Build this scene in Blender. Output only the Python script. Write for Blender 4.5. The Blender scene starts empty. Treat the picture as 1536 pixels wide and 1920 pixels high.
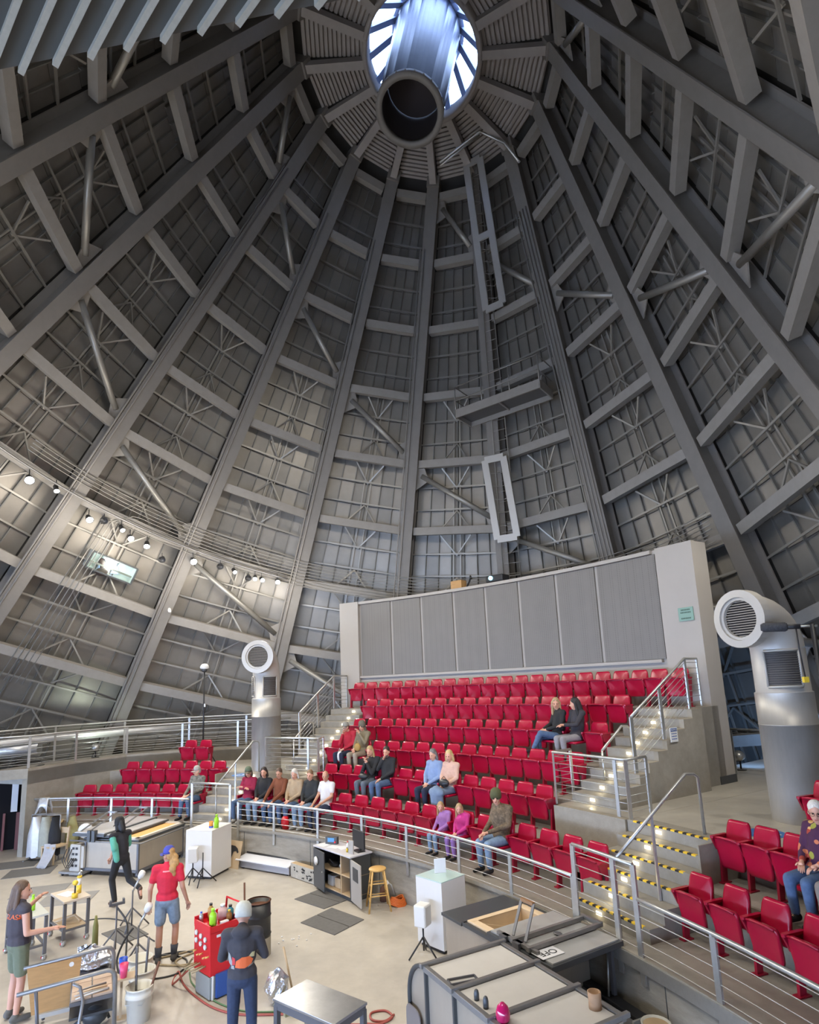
import bpy, bmesh, math, random
from mathutils import Vector, Matrix, Euler
random.seed(7)
S=bpy.context.scene; COL=S.collection
PI=math.pi; sin=math.sin; cos=math.cos; R_=math.radians
# ---------------------------------------------------------------- camera
cd=bpy.data.cameras.new('camera'); cam=bpy.data.objects.new('camera',cd); COL.objects.link(cam); S.camera=cam
cd.sensor_fit='HORIZONTAL'; cd.sensor_width=36.0; cd.lens=36.0*1100/1536; cd.shift_y=(1084-960)/1536.0
cd.clip_start=.05; cd.clip_end=300
EYE=Vector((0,0,4.25))
_u=Vector((-261,6177,1100)).normalized()
_f=(Vector((0,0,1))-_u*_u.z).normalized(); _r=_u.cross(_f)
if _r.x<0: _r=-_r
# rows _r,_f,_u take camera coordinates (x right, y up, z forward) to the world
def c2w(v): return Vector((_r.dot(v),_f.dot(v),_u.dot(v)))
_cx,_cy,_cz=c2w(Vector((1,0,0))),c2w(Vector((0,1,0))),-c2w(Vector((0,0,1)))
cam.matrix_world=Matrix(((_cx.x,_cy.x,_cz.x,EYE.x),(_cx.y,_cy.y,_cz.y,EYE.y),(_cx.z,_cy.z,_cz.z,EYE.z),(0,0,0,1)))
def pix(P):
    v=P-EYE; x,y,z=v.dot(_cx),v.dot(_cy),-v.dot(_cz)
    if z<.1: return None
    return 768+1100*x/z,1084-1100*y/z
# ---------------------------------------------------------------- world, exposure
S.view_settings.view_transform='Standard'; S.view_settings.look='None'
S.view_settings.exposure=0.0; S.view_settings.gamma=1.0; S.view_settings.use_curve_mapping=False
W=bpy.data.worlds.new('sky'); S.world=W; W.use_nodes=True
W.node_tree.nodes['Background'].inputs[0].default_value=(.50,.66,1.0,1)
W.node_tree.nodes['Background'].inputs[1].default_value=20.0
S.cycles.max_bounces=7; S.cycles.diffuse_bounces=3; S.cycles.glossy_bounces=3; S.cycles.transmission_bounces=6
S.cycles.transparent_max_bounces=8; S.cycles.sample_clamp_indirect=6.0
LAMP_W=1.0; BEAM=.8; SPILL_FILL=.14; HIDDEN_FILL=.04
# ---------------------------------------------------------------- cone frame (tilted steel cone)
APEX=Vector((2.85,18.486,33.936)); AX=Vector((-.17728,-.22939,-.95705)).normalized()
HA=.407; TH=math.tan(HA); PH=-1.761
_e1=c2w(Vector((-.153,-1,-.433)).normalized().cross(Vector((0,0,1))).normalized())
_e2=c2w(Vector((-.153,-1,-.433)).normalized().cross(Vector((-.153,-1,-.433)).normalized().cross(Vector((0,0,1))).normalized()))
def crad(i):
    a=PH-i*PI/8; return _e1*cos(a)+_e2*sin(a)
def cnor(i):      # inward normal
    return (-crad(i)*cos(HA)+AX*sin(HA)).normalized()
def CP(t,i,off=0.0): return APEX+AX*t+crad(i)*(t*TH)+cnor(i)*off
def cdir(i): return (AX+crad(i)*TH).normalized()
# ---------------------------------------------------------------- materials
MT={}
def mat(name,col,rough=.6,metal=0.,var=.0,scale=6.,bump=0.,bscale=40.,emit=None,estr=0.,alpha=1.,trans=0.,spec=.5,coat=0.,stretch=None,var2=0.,scale2=.7,coord='Object'):
    if name in MT: return MT[name]
    m=bpy.data.materials.new(name); m.use_nodes=True; nt=m.node_tree; n=nt.nodes; l=nt.links
    b=n['Principled BSDF']; b.inputs['Roughness'].default_value=rough; b.inputs['Metallic'].default_value=metal
    b.inputs['Specular IOR Level'].default_value=spec
    b.inputs['Base Color'].default_value=(*col,1)
    if coat: b.inputs['Coat Weight'].default_value=coat
    if trans: b.inputs['Transmission Weight'].default_value=trans
    if alpha<1: b.inputs['Alpha'].default_value=alpha
    if emit: b.inputs['Emission Color'].default_value=(*emit,1); b.inputs['Emission Strength'].default_value=estr
    if var or bump or var2:
        tc=n.new('ShaderNodeTexCoord'); src=tc.outputs[coord]
        if stretch:
            mp=n.new('ShaderNodeMapping'); mp.inputs['Scale'].default_value=stretch; l.new(src,mp.inputs['Vector']); src=mp.outputs[0]
    last=None
    def layer(amount,sc,prev):
        nz=n.new('ShaderNodeTexNoise'); nz.inputs['Scale'].default_value=sc; nz.inputs['Detail'].default_value=5; nz.inputs['Roughness'].default_value=.65
        l.new(src,nz.inputs['Vector'])
        mr=n.new('ShaderNodeMapRange'); mr.inputs[1].default_value=.3; mr.inputs[2].default_value=.7; mr.inputs[3].default_value=1-amount; mr.inputs[4].default_value=1+amount*.6
        l.new(nz.outputs[0],mr.inputs[0])
        mx=n.new('ShaderNodeVectorMath'); mx.operation='SCALE'
        if prev is None: mx.inputs[0].default_value=col
        else: l.new(prev,mx.inputs[0])
        l.new(mr.outputs[0],mx.inputs['Scale']); return mx.outputs[0]
    if var: last=layer(var,scale,last)
    if var2: last=layer(var2,scale2,last)
    if last is not None: l.new(last,b.inputs['Base Color'])
    if bump:
        nz=n.new('ShaderNodeTexNoise'); nz.inputs['Scale'].default_value=bscale; nz.inputs['Detail'].default_value=4; l.new(src,nz.inputs['Vector'])
        bp=n.new('ShaderNodeBump'); bp.inputs['Strength'].default_value=bump; bp.inputs['Distance'].default_value=.02; l.new(nz.outputs[0],bp.inputs['Height']); l.new(bp.outputs[0],b.inputs['Normal'])
    MT[name]=m; return m
M_floor=mat('stage concrete',(.50,.455,.39),.42,var=.10,scale=3.5,var2=.16,scale2=.45,bump=.05,bscale=60)
M_conc=mat('formed concrete',(.31,.277,.222),.75,var=.10,scale=8,var2=.22,scale2=.9,bump=.15,bscale=45)
M_curb=mat('stained board formed concrete',(.31,.28,.23),.7,var=.16,scale=3,var2=.28,scale2=.8,bump=.25,bscale=25,stretch=(1,1,4))
M_deck=mat('deck concrete',(.29,.268,.232),.55,var=.10,scale=5,var2=.2,scale2=.6,bump=.08,bscale=60)
M_step=mat('step concrete',(.285,.262,.222),.6,var=.1,scale=9,var2=.2,scale2=1.2,bump=.1)
M_plat=mat('smooth platform concrete',(.42,.39,.335),.35,var=.06,scale=4,var2=.12,scale2=.5)
M_red=mat('red plastic',(.36,.004,.030),.24,var=.05,scale=9,spec=.5)
M_redd=mat('red painted steel',(.30,.004,.026),.4)
M_steel=mat('galvanized steel',(.52,.52,.50),.38,.75,var=.08,scale=14)
M_cable=mat('stainless cable',(.5,.5,.48),.35,.8)
M_rib=mat('warm grey structural paint',(.20,.185,.168),.55,var=.07,scale=3)
M_rib2=mat('dusty grey structural paint',(.27,.25,.225),.6,var=.08,scale=4)
M_clad=mat('galvanized wall sheet',(.27,.25,.222),.40,.55,var=.10,scale=1.1,var2=.12,scale2=.35)
M_clad2=mat('galvanized wall sheet dull',(.235,.22,.197),.43,.55,var=.10,scale=1.3,var2=.12,scale2=.4)
M_girt=mat('zinc girt',(.30,.285,.255),.4,.4)
M_batt=mat('sheet seam',(.17,.165,.15),.5,.2)
M_shell=mat('dark backing',(.045,.043,.04),.9)
M_capm=mat('purlin deck paint',(.30,.27,.25),.6,var=.08,scale=3)
M_white=mat('warm white paint',(.40,.37,.33),.6,var=.03,scale=2)
M_perf=mat('perforated grey metal',(.20,.188,.172),.55,.2,var=.05,scale=2)
M_galvduct=mat('brushed duct metal',(.42,.40,.365),.45,.5,var=.07,scale=5,stretch=(3,3,.6))
M_black=mat('black powder coat',(.018,.018,.02),.45)
M_dark=mat('dark grey metal',(.075,.08,.085),.45,.3)
M_glassframe=mat('bluish skylight mullion',(.16,.19,.28),.5)
# perforation detail for the acoustic panels
def perfmat():
    m=M_perf; nt=m.node_tree; n=nt.nodes; l=nt.links; b=n['Principled BSDF']
    tc=n.new('ShaderNodeTexCoord'); vo=n.new('ShaderNodeTexVoronoi'); vo.inputs['Scale'].default_value=22; vo.inputs['Randomness'].default_value=.0
    l.new(tc.outputs['Object'],vo.inputs['Vector'])
    rp=n.new('ShaderNodeMapRange'); rp.inputs[1].default_value=.15; rp.inputs[2].default_value=.32; rp.inputs[3].default_value=.62; rp.inputs[4].default_value=1.
    l.new(vo.outputs['Distance'],rp.inputs[0]); src=b.inputs['Base Color'].links[0].from_socket
    mx=n.new('ShaderNodeVectorMath'); mx.operation='SCALE'; l.new(src,mx.inputs[0]); l.new(rp.outputs[0],mx.inputs['Scale']); l.new(mx.outputs[0],b.inputs['Base Color'])
perfmat()
def glassmat(name,tint,mixf,rough=.03):
    m=bpy.data.materials.new(name); m.use_nodes=True; nt=m.node_tree; n=nt.nodes; l=nt.links
    n.remove(n['Principled BSDF']); o=n['Material Output']
    t=n.new('ShaderNodeBsdfTransparent'); t.inputs[0].default_value=(*tint,1); g=n.new('ShaderNodeBsdfGlossy'); g.inputs['Roughness'].default_value=rough
    mx=n.new('ShaderNodeMixShader'); mx.inputs[0].default_value=mixf; l.new(t.outputs[0],mx.inputs[1]); l.new(g.outputs[0],mx.inputs[2]); l.new(mx.outputs[0],o.inputs[0]); return m
M_sky=glassmat('skylight glass',(.92,.95,1),.06); M_pane=glassmat('clear pane',(.92,.96,.95),.06)
# ---------------------------------------------------------------- mesh helper
def frame(d,up=None):
    d=d.normalized(); up=up or Vector((0,0,1))
    if abs(d.dot(up))>.97: up=Vector((1,0,0)) if abs(d.x)<.9 else Vector((0,1,0))
    x=d.cross(up).normalized(); y=x.cross(d).normalized(); return x,y
class MB:
    def __init__(s): s.v=[]; s.f=[]; s.m=[]; s.sm=[]
    def add(s,vs,fs,mi=0,sm=False):
        o=len(s.v); s.v+=[tuple(p) for p in vs]; s.f+=[tuple(o+i for i in f) for f in fs]; s.m+=[mi]*len(fs); s.sm+=[sm]*len(fs); return s
    def box(s,c,d,rz=0.,mi=0,rot=None):
        x,y,z=d[0]/2,d[1]/2,d[2]/2; vs=[Vector(p) for p in ((-x,-y,-z),(x,-y,-z),(x,y,-z),(-x,y,-z),(-x,-y,z),(x,-y,z),(x,y,z),(-x,y,z))]
        q=rot if rot is not None else Matrix.Rotation(rz,3,'Z'); c=Vector(c)
        return s.add([c+q@p for p in vs],[(0,3,2,1),(4,5,6,7),(0,1,5,4),(1,2,6,5),(2,3,7,6),(3,0,4,7)],mi)
    def hexa(s,b,t,mi=0): # two quads, bottom and top (ccw seen from above)
        return s.add(list(b)+list(t),[(3,2,1,0),(4,5,6,7),(0,1,5,4),(1,2,6,5),(2,3,7,6),(3,0,4,7)],mi)
    def bar(s,p,q,w,h,up=None,mi=0):
        p,q=Vector(p),Vector(q); x,y=frame(q-p,up); x=x*(w/2); y=y*(h/2)
        return s.hexa([p-x-y,p-x+y,p+x+y,p+x-y],[q-x-y,q-x+y,q+x+y,q+x-y],mi)
    def tube(s,pts,r,n=8,mi=0,cap=True,closed=False):
        pts=[Vector(p) for p in pts]; rs=r if isinstance(r,(list,tuple)) else [r]*len(pts); N=len(pts); rings=[]; x=None
        for i,p in enumerate(pts):
            if closed: d=pts[(i+1)%N]-pts[i-1]
            else: d=pts[min(i+1,N-1)]-pts[max(i-1,0)]
            d=d.normalized()
            if x is None: x,y=frame(d)
            else:
                x=(x-d*x.dot(d)).normalized()
            y=d.cross(x); rings.append([p+(x*cos(2*PI*k/n)+y*sin(2*PI*k/n))*rs[i] for k in range(n)])
        vs=[v for g in rings for v in g]; fs=[]
        for i in range(N if closed else N-1):
            j=(i+1)%N
            for k in range(n): fs.append((i*n+k,i*n+(k+1)%n,j*n+(k+1)%n,j*n+k))
        s.add(vs,fs,mi,True)
        if cap and not closed: s.add(rings[0],[tuple(range(n))[::-1]],mi); s.add(rings[-1],[tuple(range(n))],mi)
        return s
    def lathe(s,prof,n=20,o=(0,0,0),ax=None,mi=0,sm=True,a0=0,a1=2*PI):
        o=Vector(o); ax=Vector(ax).normalized() if ax is not None else Vector((0,0,1))
        x,y=(Vector((1,0,0)),Vector((0,1,0))) if ax.z>.999 else frame(ax)
        full=abs(a1-a0-2*PI)<1e-6; m=n if full else n+1; vs=[]
        for r,z in prof:
            for k in range(m):
                a=a0+(a1-a0)*k/n; vs.append(o+ax*z+(x*cos(a)+y*sin(a))*r)
        fs=[]
        for i in range(len(prof)-1):
            for k in range(n):
                k2=(k+1)%m; fs.append((i*m+k,i*m+k2,(i+1)*m+k2,(i+1)*m+k))
        return s.add(vs,fs,mi,sm)
    def cyl(s,c,r,h,n=16,mi=0,r2=None,ax=None):
        r2=r if r2 is None else r2; s.lathe([(0,0),(r,0)],n,c,ax,mi,False); s.lathe([(r,0),(r2,h)],n,c,ax,mi,True); return s.lathe([(r2,h),(0,h)],n,c,ax,mi,False)
    def ell(s,c,r,n=10,mi=0,rot=None,m=None):
        c=Vector(c); m=m or max(5,n//2+1); vs=[]; q=rot if rot is not None else Matrix.Identity(3)
        for i in range(m+1):
            t=PI*i/m
            for k in range(n): a=2*PI*k/n; vs.append(c+q@Vector((r[0]*sin(t)*cos(a),r[1]*sin(t)*sin(a),-r[2]*cos(t))))
        fs=[(i*n+k,i*n+(k+1)%n,(i+1)*n+(k+1)%n,(i+1)*n+k) for i in range(m) for k in range(n)]
        return s.add(vs,fs,mi,True)
    def prism(s,poly,z0,z1,mi=0):
        n=len(poly); vs=[(p[0],p[1],z0) for p in poly]+[(p[0],p[1],z1) for p in poly]
        return s.add(vs,[tuple(range(n))[::-1],tuple(range(n,2*n))]+[(i,(i+1)%n,n+(i+1)%n,n+i) for i in range(n)],mi)
    def mesh(s,name,mats):
        me=bpy.data.meshes.new(name); me.from_pydata(s.v,[],s.f)
        for m in (mats if isinstance(mats,(list,tuple)) else [mats]): me.materials.append(m)
        me.polygons.foreach_set('material_index',s.m); me.polygons.foreach_set('use_smooth',s.sm)
        bm=bmesh.new(); bm.from_mesh(me); bmesh.ops.remove_doubles(bm,verts=bm.verts,dist=1e-5); bmesh.ops.recalc_face_normals(bm,faces=bm.faces); bm.to_mesh(me); bm.free()
        me.update(); return me
def obj(name,mb,mats,parent=None,bevel=0.,kind=None,loc=None,rz=0.,label=None):
    me=mb if isinstance(mb,bpy.types.Mesh) else mb.mesh(name,mats)
    o=bpy.data.objects.new(name,me); COL.objects.link(o)
    if parent is not None: o.parent=parent
    if loc is not None: o.location=loc
    if rz: o.rotation_euler=(0,0,rz)
    if bevel:
        b=o.modifiers.new('soft edge','BEVEL'); b.width=bevel; b.segments=2; b.limit_method='ANGLE'; b.angle_limit=.7
    if kind: o['kind']=kind
    if label: o['label']=label
    return o
def tag(o,label,cat,group=None):
    o['label']=label; o['category']=cat
    if group: o['group']=group
    return o
def thing(name,label,cat,loc=(0,0,0),rz=0.,group=None):
    o=bpy.data.objects.new(name,None); o.empty_display_size=.1; COL.objects.link(o); o.location=loc; o.rotation_euler=(0,0,rz)
    return tag(o,label,cat,group)
def struct(name,mb,mats,bevel=0.): return obj(name,mb,mats,None,bevel,'structure')
def copytree(o,parent=None):
    c=o.copy(); COL.objects.link(c)
    if parent is not None: c.parent=parent
    for ch in list(o.children): copytree(ch,c)
    return c
ORD='first second third fourth fifth sixth seventh eighth ninth tenth eleventh twelfth thirteenth fourteenth fifteenth sixteenth seventeenth eighteenth nineteenth twentieth twenty-first twenty-second twenty-third'.split()
# ---------------------------------------------------------------- amphitheatre frame
CX,CY=-11.7,1.7
def PO(r,a,z=0.): return Vector((CX+r*cos(R_(a)),CY+r*sin(R_(a)),z))
ST=.178; Z0=.82
def ZK(k): return Z0+3*ST*k
ZP=Z0+6*ST
def arcslab(mb,r0,r1,a0,a1,z0,z1,step=1.5,mi=0):
    n=max(1,int(math.ceil(abs(a1-a0)/step)))
    for i in range(n):
        b0=a0+(a1-a0)*i/n; b1=a0+(a1-a0)*(i+1)/n
        vs=[PO(r0,b0,z0),PO(r1,b0,z0),PO(r1,b1,z0),PO(r0,b1,z0),PO(r0,b0,z1),PO(r1,b0,z1),PO(r1,b1,z1),PO(r0,b1,z1)]
        fs=[(0,3,2,1),(4,5,6,7),(1,2,6,5),(3,0,4,7)]
        if i>0: fs.remove((0,3,2,1)) if False else None
        ff=[(0,3,2,1),(4,5,6,7),(1,2,6,5),(3,0,4,7)][:3]
        if i==0: ff.append((0,1,5,4))
        if i==n-1: ff.append((2,3,7,6))
        ff.append((3,0,4,7))
        mb.add(vs,ff,mi)
    return mb
# ================================================================ LAMPS (the hall's own spotlights, plus added fill lights)
M_bulb=mat('lit lamp lens',(1,1,1),.4,emit=(.93,.96,1.),estr=90)
def spotlight(P,target,watt,size,label,blend=.5,lens=.10,visible=True):
    P=Vector(P); d=(Vector(target)-P).normalized()
    t=thing('spotlight',label,'lamp',P,0,'spotlights on the lighting pipe')
    b=MB(); b.lathe([(0,-.30),(.05,-.30),(.075,-.25),(lens,-.05),(lens+.012,.0),(lens,.0),(lens*.95,-.03),(0,-.035)],12,(0,0,0),d); obj('lamp_housing',b,M_black,t)
    g=MB(); g.lathe([(0,-.012),(lens*.93,-.012)],12,(0,0,0),d); obj('lens',g,M_bulb,t)
    y=MB(); y.bar(Vector((0,0,0))-d*.15,Vector((0,0,.28))-d*.15,.03,.015); obj('yoke',y,M_black,t)
    ld=bpy.data.lights.new('spot','SPOT'); ld.energy=watt*LAMP_W*BEAM; ld.spot_size=R_(size); ld.spot_blend=blend; ld.shadow_soft_size=.12; ld.color=(1,.93,.81)
    lo=bpy.data.objects.new('lamp_beam',ld); COL.objects.link(lo); lo.parent=t; lo.location=d*.03; lo.rotation_euler=d.to_track_quat('-Z','Y').to_euler()
    sl=bpy.data.lights.new('spill_fill','POINT'); sl.energy=watt*(SPILL_FILL if visible else HIDDEN_FILL); sl.shadow_soft_size=.30; sl.color=(1,.93,.82)  # bare point light added ahead of the lamp: wall glow plus general fill
    so=bpy.data.objects.new('lamp_fill',sl); COL.objects.link(so); so.parent=t; so.location=d*1.5
    return t
SP=[(25.03,-3.37,(-4,9,0),900,75,.13,'brightest spotlight high on the sloping wall at the far left end of the row'),
(24.9,-3.17,(-5,12,0),250,70,.08,'small spotlight just beside the brightest one on the left wall'),
(25.18,-2.85,(-2,11,0),700,70,.11,'spotlight above the lit control booth window'),
(25.03,-2.59,(-3,14,0),350,70,.08,'smaller spotlight under the bent conduits, first of the close three'),
(25.16,-2.5,(0,9,0),500,70,.10,'middle spotlight of the close three right of the booth window'),
(25.19,-2.36,(-6,13,0),500,70,.10,'lowest spotlight of the close three right of the booth window'),
(25.1,-1.95,(-1,12,0),800,75,.12,'large twin beam spotlight on the rib above the slanted pipe'),
(24.99,-1.58,(0,12,0),250,70,.07,'tiny spotlight beside a dark unlit fixture'),
(25.02,-1.39,(-3,10,0),350,70,.08,'left one of the two spotlights touching each other'),
(24.99,-1.32,(2,9,0),350,70,.08,'right one of the two spotlights touching each other'),
(24.92,-1.18,(0,10,0),450,70,.09,'last spotlight at the right end of the row, next to a rib')]
for t_,i_,tg,w,sz,ln,lb in SP: spotlight(CP(t_,i_,.35),tg,w,sz,lb,.6,ln)
# unseen spotlights added behind and beside the camera to fill the hall
for n_,(i_,t_,tg,w,sz) in enumerate([(-4.6,24.5,(-4,12,0),1500,95),(-5.6,24.0,(0,13,1),1500,95),(-6.5,23.5,(2,16,2),1700,95),(-7.4,23.2,(-6,15,1),1500,95),(7.6,23.2,(-2,17,2),1900,100),(6.8,23.4,(-9,16,1),1500,95),(6.25,23.6,(-9,21,5),2100,85),(5.3,24.0,(-3,15,1),1100,95),(4.45,24.3,(6.6,12.6,4),700,70)]):
    spotlight(CP(t_,i_,.5),tg,w,sz,'added fill spotlight out of view, number %s round the cone'%ORD[n_],.7,.12,False)
# ================================================================ FLOOR, TERRACES
b=MB(); b.lathe([(0,-.3),(19,-.3),(19,0),(0,0)],72,(-3.4,9.5,0)); 
for i in range(len(b.sm)): b.sm[i]=False
floor=struct('floor',b,M_floor)
b=MB(); arcslab(b,15.6,15.78,-12,87.0,0,Z0); wst=struct('wall_stage',b,M_curb)
b=MB(); arcslab(b,15.55,15.80,-12,62.5,Z0-.015,Z0+.045,2)
obj('coping',b,M_step,wst)
b=MB(); arcslab(b,15.535,15.556,-12,30.5,Z0-.12,Z0+.03,2); obj('edge_channel',b,M_steel,wst)
b=MB()
for a in range(-10,87,8): arcslab(b,15.596,15.6,a,a+.05,0.02,Z0-.05,2)
obj('form_joint',b,M_dark,wst,kind='stuff')
def terrace(name,k,r0,r1,a0,a1,m=M_deck,z0=0.): 
    b=MB(); arcslab(b,r0,r1,a0,a1,z0,ZK(k)); return struct(name,b,m)
terrace('floor_front_deck',0,15.7,16.95,-12,87)
RD=[15.7,16.93,17.80,18.67,19.54,20.41,21.3]
terrace('floor_terrace',1,RD[1],RD[2],34.6,58.9)
terrace('floor_terrace',2,RD[2],RD[3],34.6,59.9)
terrace('floor_terrace',3,RD[3],RD[4],34.6,59.9)
terrace('floor_terrace',4,RD[4],RD[5],34.6,59.9)
terrace('floor_terrace',5,RD[5],21.4,31.7,63.7)
terrace('floor_terrace_left',1,RD[1],RD[2],69.82,84.5)
terrace('floor_terrace_right',1,RD[1],RD[2],-12,24.0)
# platform all round at ZP
b=MB(); arcslab(b,17.62,27,24.0,29.4,ZP-.35,ZP); arcslab(b,17.44,27,29.42,34.7,ZP-.35,ZP); arcslab(b,17.78,27,-12,24.02,ZP-.35,ZP); arcslab(b,17.44,25,58.8,65.15,ZP-.35,ZP); arcslab(b,17.62,25,65.15,70.0,ZP-.35,ZP); arcslab(b,17.78,26,69.98,92,ZP-.35,ZP)
struct('floor_platform',b,M_plat)
for q in ((17.30,17.45,29.45,34.75,Z0,ZP),(17.3,17.42,34.6,34.75,Z0,ZP),(17.72,17.8,-12,24.0,Z0,ZP-.01),(16.9,17.0,-12,24,Z0,ZK(1)-.004),(16.98,17.78,24.0,24.09,Z0,ZP-.01),(17.34,17.46,59.9,65.15,Z0,ZP),(17.72,17.8,70,86,Z0,ZP-.003),(16.95,17.8,69.66,69.8,Z0,ZP-.004),(16.9,17.4,58.8,59.9,Z0,ZP)):
    b=MB(); arcslab(b,*q); struct('wall_platform_face',b,M_conc)
# ================================================================ STAIRS
M_lite=mat('step light lens',(1,.95,.7),.4,emit=(1,.92,.62),estr=3)
M_ystr=mat('yellow hazard tape',(.85,.55,.03),.6); 
def stairs(name,label,r0,z0,n,a0,a1,going,tape=False,lit=.5,side=None):
    t=thing(name,label,'stairs',PO(r0,(a0+a1)/2,z0))
    for i in range(n):
        b=MB(); r=r0+going*i; arcslab(b,r,r+going+.02 if i<n-1 else r+going,a0,a1,z0,z0+ST*(i+1),2); 
        s=obj('step',b,M_step,t); s.matrix_parent_inverse=Matrix.Translation(-PO(r0,(a0+a1)/2,z0))
        am=a0+(a1-a0)*lit
        l=MB(); w=.055/(r)*180/PI; arcslab(l,r-.006,r+.004,am-w,am+w,z0+ST*i+.07,z0+ST*i+.12,2); o=obj('step_light',l,M_lite,s)
        ld=bpy.data.lights.new('step lamp','POINT'); ld.energy=.55; ld.color=(1,.88,.6); ld.shadow_soft_size=.02
        lo=bpy.data.objects.new('step_lamp',ld); COL.objects.link(lo); lo.parent=o; lo.location=PO(r-.06,am,z0+ST*i+.09)
        if tape:
            y=MB(); k=MB(); N=19
            for q in range(N):
                g=y if q%2==0 else k; wa=(a1-a0-.8)/N; st=a0+.4+wa*q
                arcslab(g,r-.004,r+.045,st,st+wa,z0+ST*(i+1)-.02,z0+ST*(i+1)+.003,2)
            obj('hazard_tape',y,M_ystr,s,kind='stuff',label='yellow hazard tape on the step nosing'); obj('tape_stripe',k,M_black,s,kind='stuff')
    return t
stairs('stairs','wide concrete stairs with yellow and black nosing tape and step lights, front right',15.98,Z0,6,24.1,29.4,.272,True,.62)
SR=stairs('stairs','concrete stairs with lights climbing along the right end of the upper seat rows',17.78,ZP,9,31.35,34.62,.292,False,.52)
SL=stairs('stairs','concrete stairs with lights climbing along the left end of the upper seat rows',17.78,ZP,9,59.9,63.3,.292,False,.35)
stairs('stairs','narrow concrete stairs between the left seat block and the seated front row',15.98,Z0,6,65.2,69.64,.272,False,.25)
# stepped concrete flank of the right upper stairs, and of the left one
def flank(a0,a1,r0,n,zt,g=.292):
    b=MB()
    for i in range(n): arcslab(b,r0+g*i,r0+g*(i+1)+(.002 if i<n-1 else .04),a0,a1,ZP,ZP+ST*(i+1)+.0,3)
    return b
for (t_,aa,rm) in ((SR,(31.05,31.35),(31.35+34.62)/2),(SL,(63.3,63.65),(59.9+63.3)/2)):
    o=obj('flank_wall',flank(*aa,17.78,9,0),M_conc,t_); o.matrix_parent_inverse=Matrix.Translation(-PO(17.78,rm,ZP))
# ================================================================ BACK WALL
ZWB,ZWT=ZK(5),7.12
b=MB(); arcslab(b,21.3,21.72,31.7,64.3,ZP,ZWT,1.0); wb=struct('wall_back',b,M_white)
b=MB(); arcslab(b,21.18,21.3,31.7,34.2,ZP,ZWT+.01,1.2); obj('end_pier',b,M_white,wb)
b=MB(); arcslab(b,21.16,21.3,62.3,64.35,ZP,ZWT,1.2); obj('end_pier',b,M_white,wb)
b=MB(); arcslab(b,21.15,21.74,31.66,34.2,ZP,ZP+.16,1.2); obj('base_strip',b,M_dark,wb)
b=MB(); arcslab(b,21.2,21.3,34.6,62.3,ZWT-.09,ZWT,1.); arcslab(b,21.2,21.3,34.6,62.3,ZK(5)+.98,ZK(5)+1.05,1.); obj('panel_trim',b,M_white,wb)
E_=[62.25,58.75,55.5,52.1,48.9,45.65,42.3,38.9,34.25]
PX=[675,774,824,878,932,985,1046,1108,1178,1260]
for i in range(8):
    a1,a0=E_[i],E_[i+1]; b=MB(); arcslab(b,21.255,21.3,a0+.13,a1-.13,ZK(5)+1.06,ZWT-.1,1.2); obj('acoustic_panel',b,M_perf,wb)
# ================================================================ CONE: shell, ribs, ring beams, sheets
TOP=9.65; LV=[10.0+2.46*L for L in range(10)]+[34.4]
WALLS={'wall_left':(-8,-2),'wall_rear':(-2,2),'wall_right':(2,8)}
CN={}
for nm,(i0,i1) in WALLS.items():
    b=MB(); n=(i1-i0)*2
    for k in range(n):
        u0=i0+k/2; u1=u0+.5
        for t0,t1 in zip([TOP-.7]+LV[1:],LV[1:]+[37.5]):
            b.add([CP(t0,u0,-.86),CP(t0,u1,-.86),CP(t1,u1,-.86),CP(t1,u0,-.86)],[(0,1,2,3)])
    CN[nm]=struct(nm,b,M_shell)
def wall_of(i): return CN['wall_left' if i<-2 else 'wall_rear' if i<2 else 'wall_right']
# ribs
for i in range(-8,8):
    b=MB(); t0,t1=TOP+.05,36.
    n=cnor(i); side=n.cross(cdir(i)).normalized()
    def slab(o0,o1,w,mi=0):
        A=[CP(t0,i,o0)-side*w,CP(t0,i,o0)+side*w,CP(t0,i,o1)+side*w,CP(t0,i,o1)-side*w]; B=[CP(t1,i,o0)-side*w,CP(t1,i,o0)+side*w,CP(t1,i,o1)+side*w,CP(t1,i,o1)-side*w]
        b.hexa(A,B,mi)
    slab(0,.035,.235); slab(-.58,.0,.022); slab(-.62,-.58,.235)
    o=obj('rib',b,M_rib,wall_of(i))
    e=MB(); e.bar(CP(TOP-.12,i,-.55),CP(TOP-.12,i,.12),.5,.42,cdir(i)); obj('rib_head',e,M_rib,o)
    if i in (2,-2,-3,0,-1):
        c=MB()
        for q in (-.30,-.14,.0,.14)[:(4 if i==2 else 2)]: c.tube([CP(12,i,.06)+side*q,CP(33,i,.06)+side*q],.028,6)
        obj('conduit',c,M_rib2,o)
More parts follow.
